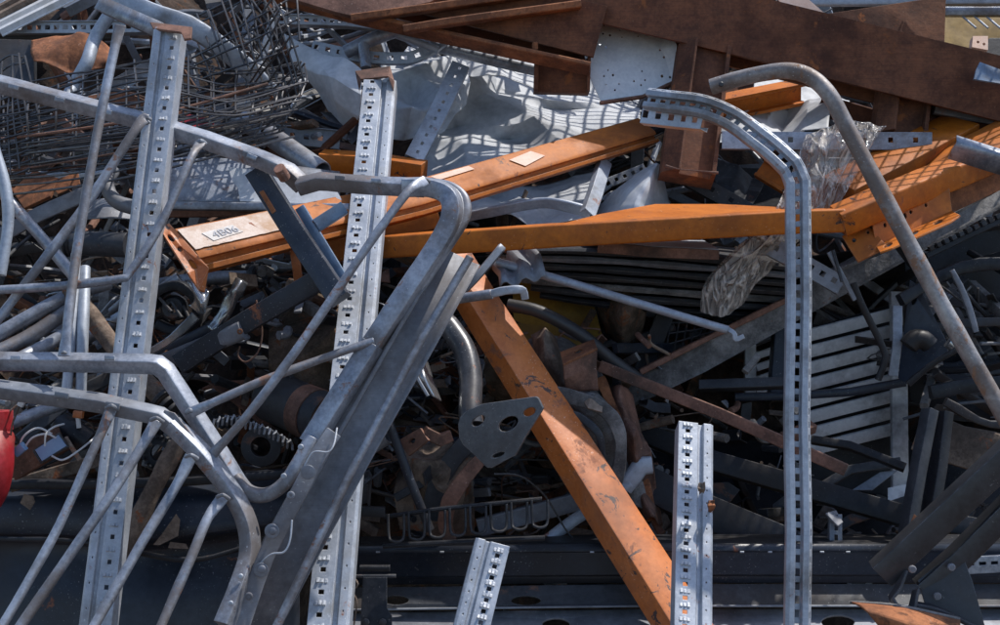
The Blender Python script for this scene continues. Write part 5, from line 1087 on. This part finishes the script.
for k, (pts, w_, h_, m_, lab) in enumerate((
    ([(640, 432, 3.75), (717, 463, 3.6), (910, 518, 3.45)], 20, 20, 'black', 'dark box beam slanting behind the free rack post'),
    ([(640, 480, 3.6), (700, 510, 3.55), (792, 548, 3.5)], 34, 20, 'black', 'thick black beam low behind the free rack post'),
    ([(930, 410, 3.4), (918, 470, 3.35), (905, 545, 3.3)], 12, 14, 'charcoal', 'black upright angle with a bright edge, left of a close pair'),
    ([(945, 412, 3.45), (938, 470, 3.42), (926, 540, 3.38)], 12, 14, 'black', 'black upright angle, right of a close pair'),
    ([(812, 440, 3.6), (850, 446, 3.55), (905, 468, 3.5)], 8, 10, 'black', 'black toothed rail in the shade right of the hanging upright'),
    ([(800, 500, 3.6), (850, 470, 3.6), (900, 462, 3.6)], 9, 9, 'charcoal', 'dim angle strip crossing the lower slats'),
    ([(792, 558, 3.6), (850, 520, 3.6), (910, 500, 3.6)], 10, 10, 'charcoal', 'dim strip rising to the black upright angles'),
    ([(700, 386, 3.75), (760, 384, 3.7), (790, 383, 3.7)], 10, 14, 'charcoal', 'stubby grey ledge below the dirt caked channel'),
    ([(745, 372, 3.68), (758, 356, 3.7)], 7, 7, 'slab', 'short leaning stud on the grey ledge'),
    ([(950, 300, 3.9), (1040, 306, 3.9)], 12, 12, 'black', 'black tube in deep shade behind the handrail pipe, upper'),
    ([(940, 372, 3.9), (1040, 364, 3.9)], 16, 16, 'navy', 'black tube in deep shade behind the handrail pipe, lower'),
    ([(930, 520, 3.5), (1040, 540, 3.5)], 20, 14, 'black', 'black bar low behind the large black arm'))):
    bar('dark_bar', lab, 'dark bar', pts, rbox(w_, h_, 1.2, 2), m_, roll=12 if w_ > 15 else 20)
for k, (pts, lab) in enumerate((([(880, 505, 3.35), (905, 520, 3.35)], 'x'),)): pass
for o_, m_, lab in (([(888, 488, 3.72), (906, 484, 3.72), (906, 512, 3.7), (888, 508, 3.7)], 'grey_slat', 'pale grey square plate behind the black upright angles'),
                    ([(852, 490, 3.6), (880, 472, 3.6), (898, 470, 3.6), (872, 490, 3.58)], 'galv_dull', 'bright bent sliver left of the black upright angles'),
                    ([(700, 484, 3.7), (728, 482, 3.7), (740, 490, 3.7), (730, 502, 3.68), (706, 500, 3.68)], 'charcoal', 'flat grey offcut between free post and hanging upright'),
                    ([(733, 538, 3.6), (750, 536, 3.6), (750, 554, 3.58), (733, 552, 3.58)], 'blue_steel', 'small blue grey plate above the bottom channel'),
                    ([(880, 548, 3.5), (905, 534, 3.5), (902, 556, 3.45)], 'blue_steel', 'small blue triangular plate by the large black arm'),
                    ([(905, 536, 3.2), (914, 514, 3.22), (922, 520, 3.2), (910, 540, 3.18)], 'rust_light', 'rusty chromed wedge where the black arm crosses the upright angles'),
                    ([(742, 404, 3.9), (752, 402, 3.9), (750, 430, 3.9), (740, 430, 3.9)], 'charcoal', 'narrow grey plate above the slanting rusty flat bar')):
    slab('offcut', lab, 'metal offcut', o_, m_, th=.005)
folded('slotted_bracket', 'small slotted bracket standing right of the hanging upright', 'bracket', [(836, 556, 3.35), (836, 514, 3.38)], [(-6, -6), (-6, 0), (6, 0)], 'galv_dull', holes=[(1, .35, .65, 10, 6, 5)])
slab('bracket_head', 'folded pale head plate on the small slotted bracket', 'metal tab', [(826, 513, 3.36), (836, 510, 3.4), (843, 522, 3.36), (838, 526, 3.34)], 'galv_dull', th=.004)
bar('timber', 'rough brown timber baulk at the right edge in shade', 'timber', [(918, 432, 3.75), (960, 446, 3.7), (1040, 462, 3.68)], rbox(40, 30, 3, 2), 'hessian', dent=3)
T = thing('black_arm', 'large black box section arm reaching in from the right with a bolted gusset', 'black arm', (950, 520, 3.0))  # plain black arm, its machine is not known
bar('upper_tube', None, None, [(880, 574, 3.05), (940, 518, 3.02), (1050, 416, 2.96)], rbox(27, 24, 1.5, 2), 'coal', T, hollow=2)
bar('lower_tube', None, None, [(922, 590, 3.05), (960, 556, 3.04), (1050, 466, 2.98)], rbox(22, 24, 1.5, 2), 'coal', T)
gus = slab('gusset', None, None, [(918, 580, 3.03), (960, 548, 3.02), (972, 580, 3.0), (986, 630, 2.98), (970, 628, 2.98), (925, 604, 3.01)], 'coal', T, th=.01)
bolts('bolt', gus, 'leg_steel', [(937, 596, 2.99), (951, 567, 2.99), (912, 569, 2.97)], 4, 3, n=10)
bar('bracket_foot', None, None, cr([(904, 572, 3.02), (898, 588, 3.0), (892, 600, 2.99), (910, 610, 2.97), (916, 590, 2.99)], 3), rbox(3, 14, .8, 1), 'charcoal', T)
bar('base_lip', None, None, cr([(915, 604, 2.98), (940, 610, 2.97), (985, 632, 2.95)], 3), rbox(4, 16, 1, 1), 'navy', T)
sheet('rusty_dish', 'rust coloured curved sheet edge at the bottom right', 'rusty sheet', [[(851, 603, 3.0), (900, 608, 2.96), (960, 620, 2.92)], [(864, 610, 2.9), (905, 622, 2.86), (960, 640, 2.84)], [(890, 640, 2.88), (920, 650, 2.86), (960, 660, 2.84)]], 'rust_light', amp=.008, seed=2, th=.004)
bar('dish_rim', 'thin dirty rim along the rust coloured sheet edge', 'metal rim', cr([(850, 602, 3.0), (900, 606, 2.96), (960, 619, 2.92)], 3), rbox(2.6, 5, .6, 1), 'slab')
folded('slotted_rail', 'blue grey slotted rail at the lower right edge behind the black arm', 'slotted rail', [(962, 566, 3.3), (1040, 562, 3.3)], C_(16, 10), 'barrier', holes=[(1, .3, .5, 12, 7, 5)])

slab('shade_sheet', 'big black sheet added to deepen the shade behind the handrail pipe', 'sheet metal', [(905, 262, 4.0), (1060, 200, 4.1), (1060, 430, 4.0), (950, 420, 3.95), (910, 400, 3.98)], 'black', th=.006)  # dark occluder added to keep this side black
slab('shade_sheet', 'large black sheet added to deepen the shade below the slatted panel', 'sheet metal', [(640, 440, 4.3), (1060, 440, 4.2), (1060, 560, 3.95), (640, 560, 3.95)], 'black', th=.006)  # another added occluder, darkening the low gaps
# top right corner
bar('galvanised_bar', 'pale galvanised bar running along the top right edge', 'bar', [(790, 2, 4.4), (1040, 0, 4.4)], rbox(9, 10, 1.5, 2), 'galv')
bar('galvanised_bar', 'blue grey bar below the topmost one at the right corner', 'bar', [(940, 12, 4.5), (1040, 12, 4.5)], rbox(9, 10, 1.5, 2), 'barrier')
slab('yellow_panel', 'yellow ochre panel at the top right corner behind the girder', 'board', [(938, 16, 4.6), (1040, 14, 4.6), (1040, 60, 4.5), (938, 60, 4.5)], 'yellow', th=.02)
T = thing('pink_bracket', 'small pinkish bracket with two holes at the top right corner', 'bracket', (981, 42, 4.2))
slab('face', None, None, [(973, 36, 4.2), (988, 36, 4.2), (988, 50, 4.18), (972, 47, 4.18)], 'pink_or_sunlit', T, holes=[oval(978, 42, 1.4, 1.4), oval(984, 44, 1.4, 1.4)], th=.03)
slab('dark_opening', 'black plate put in for the dark opening at the top right corner', 'crate side', [(970, 50, 4.3), (990, 38, 4.3), (1040, 38, 4.3), (1040, 70, 4.25), (970, 60, 4.25)], 'black', th=.02)  # black plate put in for a dark opening
for k in range(3): bar('thin_rod', 'thin pale rod slanting over the yellow corner panel', 'rod', [(962 + k * 12, 16, 4.5), (976 + k * 12, 28, 4.45)], rnd(1.2, 6), 'galv_post', group='thin rods over the yellow panel')
slab('blue_horn', 'small blue grey pointed sheet sticking in from the right edge below the girder top', 'metal tip', [(980, 62, 3.8), (1040, 84, 3.8), (1040, 90, 3.78), (974, 79, 3.78), (976, 70, 3.79)], 'blue_steel', th=.006)
T = thing('blue_angle', 'blue grey angle bar entering from the right edge above the orange brackets', 'angle bar', (980, 155, 3.5))
mb = MB(); mb.strip([(954, 146, 3.5), (1050, 176, 3.5)], [(-11, -2), (-3, 5), (0, 0), (12, -8)]); emit('angle', mb, 'barrier', T, th=.004)
sheet('pale_sheet', 'sunlit pale sheet glimpsed behind the curve of the handrail pipe', 'sheet metal', [[(752, 72, 4.6), (800, 84, 4.6), (850, 100, 4.6)], [(752, 96, 4.4), (800, 108, 4.4), (850, 122, 4.4)]], 'sheet', amp=.03, freq=4, seed=5, nu=60, nv=40, creases=8)
sheet('pale_sheet', 'grey white crumpled sheet behind the foil left of the handrail pipe', 'sheet metal', [[(715, 120, 4.3), (760, 98, 4.3), (830, 96, 4.3)], [(715, 136, 4.1), (760, 122, 4.1), (830, 124, 4.1)]], 'sheet', amp=.035, freq=4, seed=9, nu=60, nv=40, creases=8)
bar('rusty_girder', 'rusty beam behind the second stub under the main girder', 'girder', [(820, 105, 4.25), (880, 122, 4.2), (960, 130, 4.2)], rbox(18, 20, 1, 1), 'rust')
bar('galvanised_bar', 'grey bar under the main girder near the right edge', 'bar', [(934, 108, 4.0), (1040, 126, 4.0)], rbox(12, 8, 1, 1), 'galv_dull')
# plastic film
sheet('plastic_film', 'long crinkled plastic film hanging from the holed bar down behind the kinked orange beam', 'plastic film',
      [[(808, 130, 3.80), (846, 122, 3.74), (886, 128, 3.80)], [(802, 146, 3.72), (840, 142, 3.68), (874, 142, 3.72)], [(790, 176, 3.72), (822, 172, 3.68), (856, 176, 3.72)], [(772, 214, 3.66), (800, 212, 3.62), (832, 212, 3.66)],
       [(742, 238, 3.60), (768, 240, 3.55), (800, 236, 3.6)], [(722, 260, 3.62), (744, 264, 3.56), (778, 256, 3.6)], [(704, 284, 3.64), (728, 288, 3.58), (758, 280, 3.62)], [(700, 312, 3.66), (722, 318, 3.62), (742, 308, 3.66)]],
      'film', amp=.045, freq=5, seed=4, nu=52, nv=100, th=0, creases=20, pleat=5, flat=True)
for k, (pts, w_, m_, lab) in enumerate((
    ([(900, 300, 3.55), (960, 268, 3.6), (1040, 262, 3.6)], 12, 'black', 'black bar behind the handrail pipe, topmost of four'),
    ([(925, 330, 3.62), (980, 322, 3.6), (1040, 324, 3.6)], 9, 'charcoal', 'black bar behind the handrail pipe, second of four'),
    ([(930, 392, 3.6), (980, 384, 3.6), (1040, 380, 3.6)], 14, 'black', 'black bar behind the handrail pipe, third of four'),
    ([(945, 402, 3.5), (990, 424, 3.5), (1040, 418, 3.5)], 8, 'charcoal', 'black bar behind the handrail pipe, lowest of four'),
    ([(952, 270, 3.55), (966, 300, 3.55), (976, 332, 3.55)], 5, 'leg_steel', 'thin bent strip with glints behind the handrail pipe'),
    ([(908, 384, 3.5), (930, 366, 3.48), (956, 350, 3.46)], 6, 'black', 'black hose fitting below the glossy bulb'))):
    bar('black_bar', lab, 'black bar', cr(pts, 4), rbox(w_, w_ * .8, 1.5, 2), m_, dent=2, seed=k)
# mesh leaning above the picture: throws the netted shadow on the buckled sheet

for lab, x, y in (('crumpled brown dry leaf caught on the free standing rack post', 711, 507), ('small dark dry leaf stuck just left of the brown one', 701, 490)):
    sheet('dry_leaf', lab, 'leaf', [[(x - 3, y - 5, 2.93), (x + 3, y - 6, 2.9)], [(x - 4, y, 2.9), (x + 4, y, 2.9)], [(x - 2, y + 5, 2.93), (x + 2, y + 5, 2.91)]], 'rust_light' if x > 705 else 'hessian', amp=.02, freq=40, seed=x, nu=8, nv=8, th=.0006)
